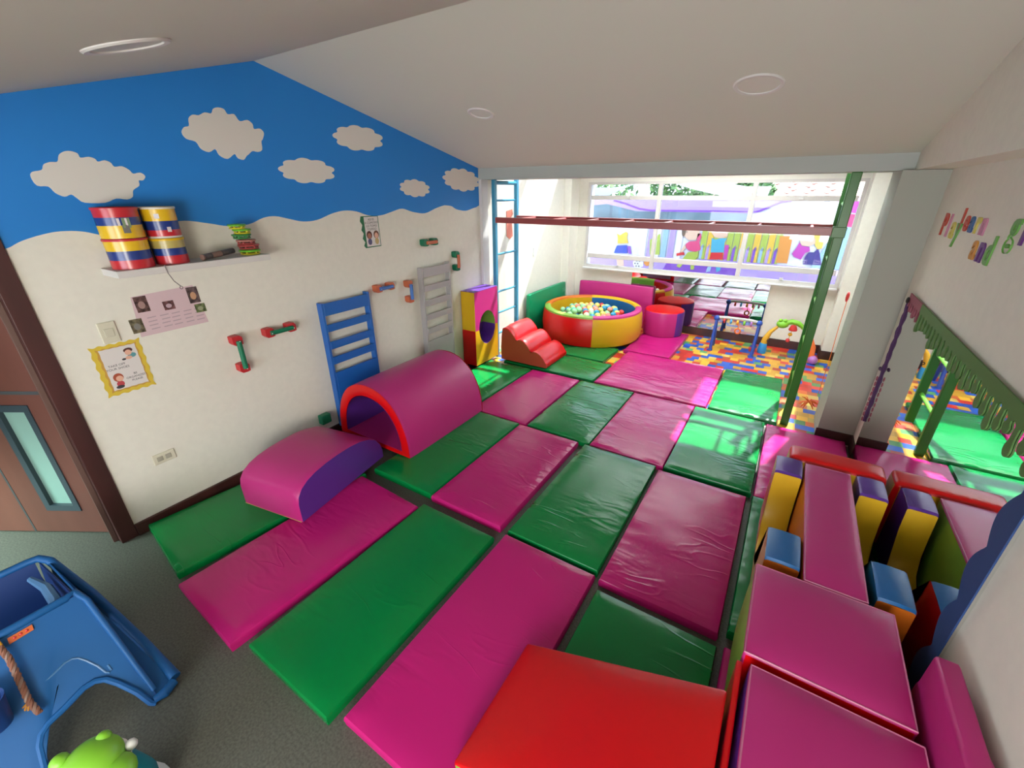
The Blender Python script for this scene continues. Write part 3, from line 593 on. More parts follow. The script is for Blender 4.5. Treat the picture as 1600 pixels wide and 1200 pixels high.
for upper, z0, z1, mf, ms, mi_ in ((True, cz, .955, FP, FY, FG), (False, .066, cz, FY, FR, FPU)):
    arc, outer_ = half(z0, z1, upper)
    for x, nm in ((ax1, 'front_panel'), (ax0, 'back_panel')):
        bm = bmesh.new(); a = [bm.verts.new((x, *q)) for q in arc]; b = [bm.verts.new((x, *q)) for q in outer_]
        for i in range(len(a)-1): bm.faces.new((a[i], a[i+1], b[i+1], b[i]))
        obj(nm, bm, mf, t)
    bm = bmesh.new(); a = [bm.verts.new((ax1, *q)) for q in arc]; b = [bm.verts.new((ax0, *q)) for q in arc]
    for i in range(len(a)-1): bm.faces.new((a[i], a[i+1], b[i+1], b[i]))
    obj('hole_lining', bm, mi_, t, True)
    obj('side_panel', box(ax0, ax1, ay0-.003, ay0, z0, z1), ms, t); obj('side_panel', box(ax0, ax1, ay1, ay1+.003, z0, z1), ms, t)
obj('top_panel', box(ax0, ax1, ay0-.003, ay1+.003, .955, .962, .003), FPU, t)
obj('hole_backing', box(.0125, .016, 3.93, 4.28, .25, .5), FPU, t); obj('hole_backing', box(.0125, .016, 3.93, 4.28, .5, .75), FG, t)

# ---------------------------------------------------------------- wavy steps
t = thing('wavy_steps', 'red foam block with three rounded steps, between the arch block and the ball pit', 'soft play', (.62, 4.52, .066))
def wavez(x):
    u = (x-.325)/.63; base = .445-.345*u; h = abs(math.sin(math.pi*(u*3)))**.6*.075
    return .066+max(.03, base-.045+h-.05)
xsw = [.325+.63*k/48 for k in range(49)]
pf = [(x, wavez(x)*1.0+.03) for x in xsw]
pf[0] = (.325, .30)
pf = [(.318, .068), (.314, .22)]+[(.325, .38)]+pf[1:]+[(.965, .10), (.955, .068)]
bm = bmesh.new(); rows = []
for yv, k in ((4.235, .0), (4.245, 1), (4.30, 1.0), (4.40, 1.03), (4.62, 1.03), (4.74, 1.0), (4.775, 1), (4.785, 0)):
    rows.append([bm.verts.new((x, yv, .066+(z-.066)*(k if k else .975))) for x, z in pf])
for a, b in zip(rows, rows[1:]):
    for i in range(len(pf)-1): bm.faces.new((a[i], a[i+1], b[i+1], b[i]))
bmesh.ops.recalc_face_normals(bm, faces=bm.faces); obj('step_cover', bm, FR, t, True)
for yv in (4.235, 4.785):
    bm = bmesh.new(); f = [bm.verts.new((x, yv, .066+(z-.066)*.975)) for x, z in pf]; bm.faces.new(f); bmesh.ops.triangulate(bm, faces=bm.faces); obj('side_panel', bm, FTAN, t)

# ---------------------------------------------------------------- ball pit
c = (.845, 5.86, 0); Rp, Hp = .70, .485
t = thing('ball_pit', 'round yellow and red ball pit with a padded rim of several colours', 'ball pit', (c[0], c[1], .066))
q = math.pi/2; a_s = math.radians(-67)          # the seam that faces the room
outp = [(Rp-.01, .068), (Rp+.012, .12), (Rp+.026, .25), (Rp+.014, .40), (Rp-.002, .455)]
rimp = [(Rp-.002, .455), (Rp-.006, .478), (Rp-.03, .492), (Rp-.06, .494), (Rp-.085, .485), (Rp-.095, .462)]
inp = [(Rp-.095, .462), (Rp-.09, .30), (Rp-.09, .20)]
for k, (mo, mr, mi_) in enumerate([(FY, FP, FR), (FR, FY, FB), (FY, FO, FY), (FR, FG, FG)]):
    a0 = a_s+k*q
    obj('outer_panel', lathe(outp, c, 20, a0=a0, a1=a0+q), mo, t, True); obj('rim_pad', lathe(rimp, c, 20, a0=a0, a1=a0+q), mr, t, True)
    obj('inner_panel', lathe(inp, c, 20, a0=a0, a1=a0+q), mi_, t, True)
obj('pit_floor', lathe([(0, .20), (Rp-.085, .20)], c, 40), FB, t)
BC = [('light green', (.35, .72, .35)), ('blue', (.02, .30, .55)), ('salmon', (.75, .25, .18)), ('yellow', (.75, .68, .15)), ('cream', (.8, .72, .5)), ('red', (.6, .03, .03)), ('mint green', (.12, .62, .38))]
def ball_mesh(nm, c_):
    m = mat('ball_'+nm.replace(' ', '_'), c_, .3, spec=.5); bm = sphere((0, 0, 0), .042, u=16, v=10)
    me = bpy.data.meshes.new('plastic_ball'); bm.to_mesh(me); bm.free(); me.materials.append(m)
    for p_ in me.polygons: p_.use_smooth = True
    return me
BM = [(nm, ball_mesh(nm, c_)) for nm, c_ in BC]
br = random.Random(5); cnt = 0
for layer in range(2):
    st = .088
    for i in range(-8, 9):
        for j in range(-8, 9):
            x = i*st+(j % 2)*st/2+br.uniform(-.006, .006)+layer*.03; yv = j*st*.866+layer*.03+br.uniform(-.006, .006)
            rr = math.hypot(x, yv)
            heap = max(0, 1-(math.hypot(x-.0, yv-.05)/.52)**2)
            if rr > (.54 if layer == 0 else .47): continue
            if layer == 1 and br.random() < .35: continue
            z = .275+.085*heap+layer*.070+br.uniform(-.008, .008)
            nm, me = BM[br.choices(range(7), [5, 4, 5, 5, 3, 3, 3])[0]]
            o = bpy.data.objects.new('plastic_ball', me); COL.objects.link(o); o.location = (c[0]+x, c[1]+yv, z)
            tag(o, 'small %s plastic ball lying in the round ball pit' % nm, 'ball', '%s balls in the ball pit' % nm)

# ---------------------------------------------------------------- cylinder
t = thing('foam_cylinder', 'short foam cylinder with red top and pink and purple sides, right of the ball pit', 'soft play', (1.745, 6.44, .066))
cc = (1.745, 6.44, 0)
obj('top_panel', lathe([(0, .43), (.2, .43), (.268, .424), (.276, .412)], cc, 40), FR, t, True)
sp_ = [(.276, .412), (.281, .39), (.281, .10), (.272, .066), (0, .066)]
for a0, a1, m in ((-150, -38, FP), (-38, 60, FPU), (60, 210, FR)): obj('side_panel', lathe(sp_, cc, 20, a0=math.radians(a0), a1=math.radians(a1)), m, t, True)

# ---------------------------------------------------------------- blocks by the mirror
def ublock(x0, x1, label, sides):
    """foam trough: two upright ends joined by a curved yellow valley"""
    t = thing('trough_block', label, 'soft play', ((x0+x1)/2, 2.3, .066), 'trough shaped foam blocks by the mirror')
    z0, zt_ = .066, .50
    inner = [(2.60, zt_)]+[(2.60-.02*k/3-.0, zt_-.10*k) for k in range(1, 3)]
    # valley curve from the far upright down and up to the near upright
    val = [(2.595, .495), (2.585, .36), (2.565, .24), (2.52, .155), (2.44, .118), (2.32, .108), (2.20, .118), (2.13, .155), (2.085, .24), (2.065, .36), (2.055, .495)]
    outl = [(2.80, z0), (2.80, .495)]+val+[(1.82, .495), (1.82, z0)]
    bm = bmesh.new()
    def strip(A, m_i, bul=.0):
        xsn = [x0, x0+.01, (x0+x1)/2, x1-.01, x1]; rows = []
        for i, x in enumerate(xsn):
            rows.append([bm.verts.new((x, q[0], q[1]-(.006 if i in (0, 4) else -bul if i == 2 else 0))) for q in A])
        for a, b in zip(rows, rows[1:]):
            for i in range(len(A)-1): bm.faces.new((a[i], a[i+1], b[i+1], b[i])).material_index = m_i
    strip([(2.80, z0), (2.803, .28), (2.795, .487)], 0); strip([(2.795, .487), (2.785, .50), (2.69, .506), (2.607, .50), (2.597, .488)], 1, .003)
    strip([(2.597, .488)]+val[1:6], 2); strip(val[5:-1]+[(2.057, .488)], 3)
    strip([(2.057, .488), (2.047, .50), (1.94, .504), (1.83, .50), (1.822, .488)], 4, .003); strip([(1.822, .488), (1.816, .28), (1.82, z0)], 5)
    for x, far_i, near_i in ((x0, 6, 7), (x1, 8, 9)):
        for A, mi2 in ((outl[:7], far_i), (outl[7:], near_i)):
            ctr = (2.32, z0)
            f = [bm.verts.new((x, *q)) for q in A]+[bm.verts.new((x, 2.32, .108 if 0 else z0))]
            if A is outl[:7]: pass
            try:
                fc = bm.faces.new(f); fc.material_index = mi2
            except ValueError: pass
    bmesh.ops.triangulate(bm, faces=[f for f in bm.faces if len(f.verts) > 4]); bmesh.ops.recalc_face_normals(bm, faces=bm.faces)
    split_parts(bm, [('end_panel', FR), ('top_panel', FPU), ('valley_panel', FY), ('valley_panel', FY), ('top_panel', FB), ('end_panel', FO), ('side_panel', sides[0]), ('side_panel', sides[1]), ('side_panel', sides[2]), ('side_panel', sides[3])], t)
ublock(3.35, 3.485, 'foam trough block with purple and blue ends left of the tall pink slab', [FR, FPE, FPU, FPU])
ublock(3.752, 3.875, 'trough block with purple and blue ends between the pink slab and the mirror', [FPU, FB, FPU, FR])
t = thing('foam_slab', 'tall foam slab with pink top and orange left side between the two trough blocks', 'soft play', (3.60, 2.27, .066))
foam_box(t, 3.498, 3.72, 1.765, 2.775, .066, .50, {'*': ('top_panel', FP), 'left': ('side_panel', FO), 'right': ('side_panel', FG), 'near': ('end_panel', FPU), 'far': ('end_panel', FPU)}, seam=SEAMP)
t = thing('foam_bolster', 'long red foam bolster lying across behind the trough blocks', 'soft play', (3.66, 2.9, .066))
foam_box(t, 3.42, 3.895, 2.812, 2.985, .066, .50, {'*': ('cover', FR), 'near': ('side_panel', FY), 'left': ('end_panel', FPE), 'right': ('end_panel', FPE)}, .01, .02)
t = thing('foam_box', 'big foam box with pink top and green left side, touching the tall slab', 'soft play', (3.56, 1.52, .066))
foam_box(t, 3.32, 3.80, 1.288, 1.76, .066, .50, {'*': ('top_panel', FP), 'left': ('side_panel', FG), 'near': ('side_panel', FR), 'right': ('side_panel', FO), 'far': ('side_panel', FPU)}, .012, seam=SEAMP)
t = thing('foam_box', 'big foam box with pink top and purple left side at the bottom right', 'soft play', (3.57, 1.02, .066))
foam_box(t, 3.345, 3.81, .79, 1.255, .066, .50, {'*': ('top_panel', FP), 'left': ('side_panel', FPU), 'near': ('side_panel', FR), 'right': ('side_panel', FO), 'far': ('side_panel', FR)}, .012, seam=SEAMP)
obj('printed_spot', lathe([(0, .5155), (.03, .5155)], (3.535, .80, 0), 20), PAPER, t)
t = thing('thin_foam_board', 'thin red foam board standing on edge between the red wedge and the purple sided box', 'soft play', (3.32, 1.0, .066))
foam_box(t, 3.306, 3.326, .60, 1.272, .066, .47, {'*': ('cover', FR)}, .002, .006)
# red wedge: low along its left edge, high on the right
t = thing('foam_wedge', 'bright red foam wedge ramp in the foreground on the pink and green mats', 'soft play', (2.9, .9, .066))
bm = bmesh.new(); NX, NY = 14, 8
xa, xb, ya, yb = 2.525, 3.292, .60, 1.13
def wz(x, yv):
    u = (x-xa)/(xb-xa); s = (yv-ya)/(yb-ya)
    b = .014*(1-(2*u-1)**4)*(1-(2*s-1)**4)
    return .13+(.485-.13)*u+b
tg = [[bm.verts.new((xa+(xb-xa)*i/NX, ya+(yb-ya)*j/NY, wz(xa+(xb-xa)*i/NX, ya+(yb-ya)*j/NY))) for j in range(NY+1)] for i in range(NX+1)]
for i in range(NX):
    for j in range(NY): bm.faces.new((tg[i][j], tg[i+1][j], tg[i+1][j+1], tg[i][j+1])).material_index = 0
bt = {}
def bot(i, j):
    if (i, j) not in bt: v = tg[i][j].co; bt[(i, j)] = bm.verts.new((v.x, v.y, .066))
    return bt[(i, j)]
for i in range(NX):
    for j, m_i in ((0, 1), (NY, 3)):
        bm.faces.new((tg[i][j], tg[i+1][j], bot(i+1, j), bot(i, j))).material_index = m_i
for j in range(NY):
    for i, m_i in ((0, 1), (NX, 2)):
        bm.faces.new((tg[i][j], tg[i][j+1], bot(i, j+1), bot(i, j))).material_index = m_i
bmesh.ops.recalc_face_normals(bm, faces=bm.faces); bm.normal_update()
bmesh.ops.bevel(bm, geom=[e for e in bm.edges if len(e.link_faces) == 2 and e.calc_face_angle() > .8], offset=.010, segments=3, affect='EDGES', profile=.5)
split_parts(bm, [('top_panel', FR), ('side_panel', FG), ('end_panel', FB), ('side_panel', FR)], t)

# ---------------------------------------------------------------- right wall mirror and its cut-paper border
t = thing('wall_mirror', 'wide wall mirror with a green grass and blue wave border on the right wall', 'mirror', (3.91, 2.8, .06))
obj('glass', box(3.914, 3.928, 1.67, 3.94, .02, 1.345), MIR, t)
BG = mat('border_green', (.07, .17, .035), .7); BPK = mat('border_pink', (.26, .06, .09), .7); BBL = mat('border_blue', (.01, .045, .16), .7); BPU = mat('garland_purple', (.06, .02, .08), .8)
def fringe(y0, y1, z, n, dep):
    pts = [(y0, z+.012), (y0, z-.035)]
    rr = random.Random(int(y0*100))
    for k in range(n):
        a = y0+(y1-y0)*k/n; b = y0+(y1-y0)*(k+1)/n; w_ = b-a; d = dep*rr.uniform(.6, 1.0); top = z-.035-rr.uniform(0, .012)
        c_, hw = a+w_*.5, w_*.36
        pts += [(a+w_*.06, top), (c_-hw*.55, top-.012), (c_-hw*.6, z-d*.62)]
        pts += [(c_-hw*math.cos(t_), z-d+abs(hw)*(1-1.1*math.sin(t_))) for t_ in [math.pi*j/6 for j in range(7)]]
        pts += [(c_+hw*.6, z-d*.62), (c_+hw*.55, top-.012), (b-w_*.06, top)]
    return pts+[(y1, z-.035), (y1, z+.012)]
obj('grass_border', onx(fringe(3.58, 1.66, 1.345, 26, .17), 3.908, 3.913), BG, t)
obj('pink_border', onx(fringe(3.96, 3.585, 1.345, 6, .12), 3.908, 3.913), BPK, t)
wv = [(1.655, 1.345), (1.655, .12)]
for k in range(0, 97):
    z = .12+1.2*k/96; wv.append((1.722+.050*abs(math.sin(z*13.5))+.010*math.sin(z*9), z))
wv.append((1.74, 1.345))
obj('wave_border', onx(wv, 3.9075, 3.9125), BBL, t)
gp = [(3.910+.001*math.sin(k*1.1), 3.945+.004*math.sin(k*.9), 1.32-.96*k/40) for k in range(41)]
g = thing('garland', 'dark purple twisted paper garland hanging down the far edge of the wall mirror', 'garland', (3.893, 3.925, 1.32))
obj('streamer', tube(gp, [.006+.006*abs(math.sin(k*.8)) for k in range(41)], 6), BPU, g, True)
obj('bow', sphere((3.90, 3.935, 1.31), .022, sx=.5, u=8, v=6), BLK, g, True); obj('bow', sphere((3.890, 3.93, .80), .020, sx=.5, sz=.7, sy=1.4, u=8, v=6), BPU, g, True)
for k in range(9): obj('petal', sphere((3.893, 3.935-.004*(k % 3), .72-.042*k), .015, sx=.4, sy=.7, sz=1.3, u=7, v=5), BPK, g, True)
# alcove mirror below the window
t = thing('low_mirror', 'low wide mirror under the window showing the mats and the ball pit', 'mirror', (2.0, 6.79, .12))
obj('glass', box(1.10, 3.0, 6.781, 6.789, .12, .858), mat('dimmed_mirror', (.48, .48, .48), .02, metal=1), t)  # silver darkened evenly to dim its over-bright reflection

# ---------------------------------------------------------------- foam letters on the right wall
LR, LP, LY, LG, LB, LO, LPU = [mat('letter_'+n, c_, .6) for n, c_ in (('red', (.45, .055, .03)), ('pink', (.50, .20, .30)), ('yellow', (.55, .48, .09)), ('green', (.12, .33, .06)), ('blue', (.03, .10, .27)), ('orange', (.55, .24, .03)), ('purple', (.12, .03, .18)))]
words = [('Play', 3.875, 1.745, .155, [LR, LP, LY, LG], .112), ('learn', 3.53, 1.80, .135, [LR, LR, LB, LY, LP], .098), ('and', 3.135, 1.685, .155, [LO, LPU, LG], .108), ('grow', 2.735, 1.80, .17, [LG, LPU, LY, LR], .13)]
cn = {id(LR): 'red', id(LP): 'pink', id(LY): 'yellow', id(LG): 'green', id(LB): 'blue', id(LO): 'orange', id(LPU): 'purple'}
for wd_, y0, z0, sz, ms, adv in words:
    for k, ch in enumerate(wd_):
        o = text('foam_letter', ch, sz*1.15, (3.927, y0-adv*k, z0), (0, -1, 0), (0, 0, 1), ms[k], ext=.004, thick=.004)
        tag(o, '%s foam letter %s in the word %s on the right wall' % (cn[id(ms[k])], ch, wd_), 'letter', 'foam letters on the right wall')

# ---------------------------------------------------------------- monkey bars
t = thing('climbing_frame', 'metal monkey bars with blue and green upright ladders joined by an overhead red ladder', 'climbing frame', (1.8, 4.6, 0))
def bar(a, b, w_, d_): return box(a[0]-w_/2, b[0]+w_/2, a[1]-d_/2, b[1]+d_/2, a[2], b[2], .004)
lb_ = thing; 
# blue ladder (near stile, far stile, rungs)
obj('stile', box(.135, .182, 4.35, 4.395, .02, 2.126, .005), STEELB, t); obj('stile', box(.135, .182, 4.825, 4.87, .02, 2.18, .005), STEELB, t)
for z in (.33, .60, .865, 1.315, 1.91): obj('rung', tube([(.158, 4.39, z), (.158, 4.83, z)], .013, 10), STEELB, t, True)
obj('rung', tube([(.158, 4.39, 2.095), (.158, 4.83, 2.095)], .022, 10), STEELB, t, True)
# green ladder
obj('stile', box(3.40, 3.465, 4.30, 4.345, .005, 2.126, .006), STEELG, t); obj('stile', box(3.40, 3.465, 4.85, 4.895, .062, 2.18, .006), STEELG, t)
for z in (.35, .72, 1.09, 1.46, 1.9): obj('rung', tube([(3.43, 4.34, z), (3.43, 4.855, z)], .016, 10), STEELGL, t, True)
# red overhead ladder
obj('rail', box(.182, 3.40, 4.345, 4.385, 1.675, 1.735, .004), STEELR, t); obj('rail', box(.182, 3.40, 4.805, 4.85, 1.675, 1.735, .004), STEELR, t)
for k in range(8):
    x = .45+.40*k; obj('rung', tube([(x, 4.385, 1.715), (x, 4.81, 1.715)], .014, 10), STEELR, t, True)
obj('bracket', box(3.38, 3.47, 4.295, 4.39, 1.665, 1.745, .004), STEELG, t)

# small things in the alcove
tag(obj('wall_switch', box(.0, .008, 5.20+.36, 5.26+.36, 1.15, 1.27, .003), TRIMW), 'small white switch on the sunlit alcove side wall', 'switch')
t = thing('red_wall_plaque', 'red paper figure fixed on the alcove side wall behind the blue ladder', 'decoration', (.005, 4.95, 1.6))
obj('cut_out', onx([(4.86, 1.78), (4.99, 1.80), (5.01, 1.74), (4.97, 1.70), (4.99, 1.60), (5.01, 1.47), (4.93, 1.44), (4.86, 1.48)], .001, .006), mat('plaque_red', (.55, .16, .11), .7), t)
t = thing('hanging_streamer', 'thin orange streamer with a red tip and a shaggy orange end hanging on the pier', 'decoration', (3.66, 4.8, 1.1))
obj('string', tube([(3.665, 4.85, 1.12), (3.66, 4.80, .9), (3.662, 4.74, .6), (3.66, 4.72, .22)], .003, 6), PLO, t)
obj('tip', sphere((3.66, 4.85, 1.13), .028, sx=.5, sz=1.7, u=8, v=7), PLR, t, True)
bm = bmesh.new()
for k in range(22):
    a = rnd.uniform(0, 6.28); e = rnd.uniform(-1.0, 1.0); d = V((math.cos(a)*math.cos(e), math.sin(a)*math.cos(e), math.sin(e)*.8)); b0 = V((3.60, 4.70, .13))
    tube([b0, b0+d*.05, b0+d*.085+V((0, 0, -.02))], [.008, .006, .002], 5, bm)
o = obj('shaggy_end', bm, PLO, t); o['kind'] = 'stuff'

# ---------------------------------------------------------------- baby gym (blue legs, grey bar) and frog arch
t = thing('baby_gym', 'baby activity gym with blue legs, a bar of toys and a hanging orange ring', 'toy', (2.75, 6.2, 0))
for x, x2 in ((2.48, 2.485), (2.985, 2.99)):
    obj('leg', tube([(x, 6.16, .0), (x2, 6.22, .42)], [.022, .017], 10), mat('gym_blue', (.02, .07, .36), .35), t, True)
    obj('leg', tube([(x, 6.42, .0), (x2, 6.25, .42)], [.022, .017], 10), MATS['gym_blue'], t, True)
    obj('joint', sphere((x2, 6.235, .44), .038, u=12, v=8), MATS['gym_blue'], t, True)
    obj('foot', box(x-.04, x+.03, 6.14, 6.19, 0, .02, .008), MATS['gym_blue'], t)
obj('top_bar', tube([(2.485, 6.235, .45), (2.60, 6.235, .462), (2.88, 6.235, .462), (2.99, 6.235, .45)], .02, 10), mat('gym_grey', (.5, .5, .46), .4), t, True)
for x, m in ((2.58, PLR), (2.66, PLLB), (2.74, PLY), (2.82, PLG), (2.90, PLPU)):
    obj('bead', lathe([(0, -.012), (.032, -.012), (.036, 0), (.032, .012), (0, .012)], (x, 6.235, .42), 14, axis=Matrix.Rotation(math.pi/2, 3, 'Y')), m, t, True)
obj('cord', tube([(2.75, 6.235, .43), (2.76, 6.235, .34)], .005, 6), PLO, t)
obj('hanging_ring', tube([(2.76+.032*math.cos(a), 6.235, .30+.032*math.sin(a)) for a in [k*math.pi/8 for k in range(16)]], .010, 8, closed=True), PLO, t, True)
t = thing('frog_arch', 'yellow toy arch with a green frog head on top, beside the green post', 'toy', (3.37, 6.4, 0))
obj('foot', lathe([(0, 0), (.05, 0), (.055, .05), (.045, .13), (.03, .15)], (3.085, 6.42, 0), 16), PLLB, t, True)
obj('foot', sphere((3.66, 6.30, .05), .075, sx=.75, sy=.9, sz=.75, u=12, v=8), PLPU, t, True)
obj('arm', tube([(3.085, 6.42, .12), (3.095, 6.42, .20), (3.13, 6.42, .30), (3.20, 6.42, .385)], [.038, .036, .026, .018], 12), PLY, t, True)
obj('arm', tube([(3.64, 6.32, .08), (3.63, 6.34, .20), (3.58, 6.37, .32), (3.50, 6.40, .40)], [.03, .028, .022, .018], 12), PLO, t, True)
obj('arm_hole', lathe([(.010, 0), (.020, 0)], (3.135, 6.382, .19), 14, axis=Matrix.Rotation(math.pi/2, 3, 'X')), BLK, t)
bm = sphere((3.245, 6.40, .43), .062, sx=1.15, sz=.85); sphere((3.215, 6.375, .48), .022, bm); sphere((3.265, 6.375, .485), .022, bm)
obj('frog_head', bm, PLG, t, True)
obj('frog_body', tube([(3.28, 6.40, .45), (3.34, 6.40, .475), (3.41, 6.40, .465), (3.46, 6.40, .43), (3.49, 6.40, .39)], [.03, .034, .032, .026, .016], 10), PLG, t, True)
obj('hanging_bell', lathe([(0, .06), (.03, .05), (.05, .0), (.045, -.015), (0, -.015)], (3.37, 6.375, .385), 14), PLR, t, True)
obj('hanging_heart', sphere((3.355, 6.375, .315), .026, sz=.9, sy=.5, u=10, v=7), PLY, t, True); obj('cord', tube([(3.365, 6.375, .38), (3.35, 6.375, .25)], .004, 6), PLY, t)
obj('hanging_ball', sphere((3.345, 6.375, .235), .026, u=10, v=7), PLR, t, True)

# ---------------------------------------------------------------- things on the left wall
def wall_ladder(name, y0, y1, zb, ztop, xb_, xt, m, head, rungs, board, label):
    t = thing(name, label, 'ladder', (xb_, (y0+y1)/2, zb))
    def X(z): return xb_+(xt-xb_)*(z-zb)/(ztop-zb)
    def slab(ya_, yb_, z0, z1, th, off=0):
        bm = bmesh.new(); vs = []
        for z in (z0, z1):
            for yy in (ya_, yb_):
                for x in (X(z)+off, X(z)+off+th): vs.append(bm.verts.new((x, yy, z)))
        v = vs
        for f in ((0, 1, 3, 2), (4, 6, 7, 5), (0, 4, 5, 1), (2, 3, 7, 6), (0, 2, 6, 4), (1, 5, 7, 3)): bm.faces.new([v[k] for k in f])
        bmesh.ops.recalc_face_normals(bm, faces=bm.faces); bmesh.ops.bevel(bm, geom=list(bm.edges), offset=.002, segments=1, affect='EDGES'); return bm
    obj('side_rail', slab(y0, y0+.022, zb, ztop, .06, -.03), m, t); obj('side_rail', slab(y1-.022, y1, zb, ztop+.012, .06, -.03), m, t)
    obj('head_board', slab(y0+.022, y1-.022, head, ztop-.004, .016, .016), m, t)
    for z0, z1 in rungs: obj('rung', slab(y0+.022, y1-.022, z0, z1, .016, .016), m, t)
    obj('lower_board', slab(y0+.022, y1-.022, zb+.02, board, .016, .016), m, t)
    return t
wall_ladder('wall_ladder', 2.03, 2.515, .07, 1.19, .045, .045, LADB, 1.085, [(.95, 1.01), (.80, .865), (.665, .73)], .59, 'blue wooden ladder board leaning on the left wall behind the tunnel')
wall_ladder('wall_ladder', 3.19, 3.63, .07, 1.31, .045, .045, LADG, 1.215, [(1.07, 1.13), (.918, .98), (.77, .83), (.62, .68)], .54, 'grey wooden ladder board leaning on the left wall left of the arch block')
def grab(y, z, L, vert, mb, mh, label, yb=None):
    t = thing('grab_handle', label, 'handle', (0, y, z), 'wooden grab handles on the left wall')
    for s in (-1, 1):
        cy, cz = (y, z+s*L/2) if vert else (y+s*L/2, z)
        pts = [(-.040, -.022), (-.040, .040), (-.018, .045), (.022, .045), (.040, .022), (.040, -.040), (.018, -.045), (-.022, -.045)]
        pts = [(cy+a*.85, cz+b*.75) for a, b in pts]
        obj('mount_block', onx(pts, .001, .062, bev=.003), mb, t)
    a = (.072, y, z-L/2) if vert else (.072, y-L/2, z); b = (.072, y, z+L/2) if vert else (.072, y+L/2, z)
    obj('grip', tube([a, b], .017, 12), mh, t, True)
    for q_ in (a, b): obj('screw', sphere((.09, q_[1], q_[2]), .004, u=6, v=4), PAPER, t)
grab(1.365, .97, .20, True, HR, HG, 'upright grab handle with red blocks and a green grip')
grab(1.68, 1.065, .17, False, HR, HG, 'level grab handle with red blocks and a green grip')
grab(2.725, 1.20, .15, False, HO, HB, 'level grab handle with orange blocks and a blue grip above the blue ladder')
grab(3.035, 1.105, .15, True, HO, HB, 'upright grab handle with orange blocks and a blue grip left of the grey ladder')
grab(3.38, 1.54, .14, False, HG, HO, 'level grab handle with green blocks and an orange grip')
grab(3.785, 1.305, .14, True, HG, HO, 'upright grab handle with green blocks and an orange grip')
tag(obj('wooden_peg_block', box(.001, .06, 1.85, 1.94, .165, .25, .008), HG), 'dark green wooden block low on the left wall beside the tunnel', 'block')
# shelf with drums and shakers
sh = tag(obj('wall_shelf', box(0, .22, .815, 1.635, 1.592, 1.628, .002), SHELFW), 'white wall shelf holding the drums', 'shelf')
DRY, DRB, DRR = mat('drum_yellow', (.72, .45, .01), .25), mat('drum_blue', (.01, .035, .20), .25), mat('drum_red', (.50, .02, .03), .25)
DRW = mat('drum_skin', (.62, .58, .50), .5); DROL = mat('drum_olive', (.45, .36, .10), .3)
def drum(cx, cy, z0, z1, r, bands, label, rim=None, stickers=()):
    t = thing('drum', label, 'drum', (cx, cy, z0), 'striped toy drums on the shelf'); z = z0; H = z1-z0
    for f, m in bands:
        obj('stripe', lathe([(r, z), (r, z+f*H)], (cx, cy, 0), 32), m, t, True); z += f*H
    obj('skin', lathe([(0, z1-.004), (r-.006, z1-.004)], (cx, cy, 0), 32), DRW, t)
    obj('base', lathe([(0, z0+.0008), (r-.001, z0+.0008)], (cx, cy, 0), 32), DRW, t)
    obj('hoop', lathe([(r-.006, z1-.012), (r+.004, z1-.012), (r+.005, z1-.004), (r+.002, z1), (r-.006, z1)], (cx, cy, 0), 32), rim or DRR, t, True)
    for a, zz, w_, h_, m in stickers:
        bm = bmesh.new(); vs = []
        for da, dz in ((-w_, -h_), (w_, -h_), (w_, h_), (-w_, h_)): aa = a+da; vs.append(bm.verts.new((cx+(r+.0015)*math.cos(aa), cy+(r+.0015)*math.sin(aa), zz+dz)))
        bm.faces.new(vs); obj('sticker', bm, m, t)
STK = mat('sticker_green', (.22, .30, .16), .5); STK2 = mat('sticker_grey', (.16, .15, .14), .5); STK3 = mat('sticker_white', (.65, .6, .6), .5)
drum(.112, .930, 1.6285, 1.782, 0.094, [(.30, DRR), (.30, DRB), (.40, DRY)], 'lower drum of the left stack, red, blue and yellow stripes', DRR)
drum(.112, .930, 1.784, 1.935, 0.094, [(.42, DRY), (.26, DRB), (.32, DRR)], 'upper drum of the left stack with stickers, red rim on top', DRR, [(-.15, 1.865, .22, .018, STK3), (.02, 1.86, .18, .024, STK), (-.06, 1.83, .16, .02, STK2)])
drum(.108, 1.120, 1.6285, 1.768, 0.080, [(.34, DRR), (.28, DRB), (.38, DROL)], 'lower drum of the right stack, red, blue and dull yellow stripes', DRY)
drum(.108, 1.120, 1.770, 1.932, 0.080, [(.06, DRW), (.20, DRR), (.29, DRB), (.45, DRY)], 'upper drum of the right stack, mostly yellow above blue and red', DRW, [(-.5, 1.885, .14, .012, STK3), (.0, 1.815, .12, .013, STK3)])
t = sh
obj('cord', tube([(.16, 1.10, 1.631), (.223, 1.03, 1.632), (.224, 1.035, 1.59), (.2, 1.06, 1.54), (.16, 1.10, 1.50)], .0025, 6), mat('cord_grey', (.2, .17, .17), .7), t)
obj('cord_end', tube([(.16, 1.10+.008*math.cos(a), 1.492+.008*math.sin(a)) for a in [k*math.pi/5 for k in range(10)]], .002, 6, closed=True), MATS['cord_grey'], t)
TG, TY, TR = mat('shaker_green', (.14, .42, .03), .35), mat('shaker_yellow', (.65, .55, .03), .35), mat('shaker_red', (.33, .05, .045), .35)
TDG = mat('shaker_dark_green', (.04, .20, .05), .35); TPK = mat('shaker_rose', (.42, .17, .14), .4)
stack = [(0, TG, TY, .062, 'green and yellow ring shaker at the bottom of the stack'), (.034, TR, TR, .062, 'dark red ring shaker, second from the bottom'), (.064, TPK, TR, .056, 'rose coloured ring shaker in the middle of the stack'), (.100, TDG, TDG, .055, 'dark green ring shaker above the rose one'), (.130, TG, TY, .052, 'yellow green ring shaker, second from the top'), (.160, TG, TY, .05, 'bright green ring shaker on top of the stack')]
offs = [(0, .02), (0, .02), (0, .01), (0, -.01), (0, 0), (0, -.025)]
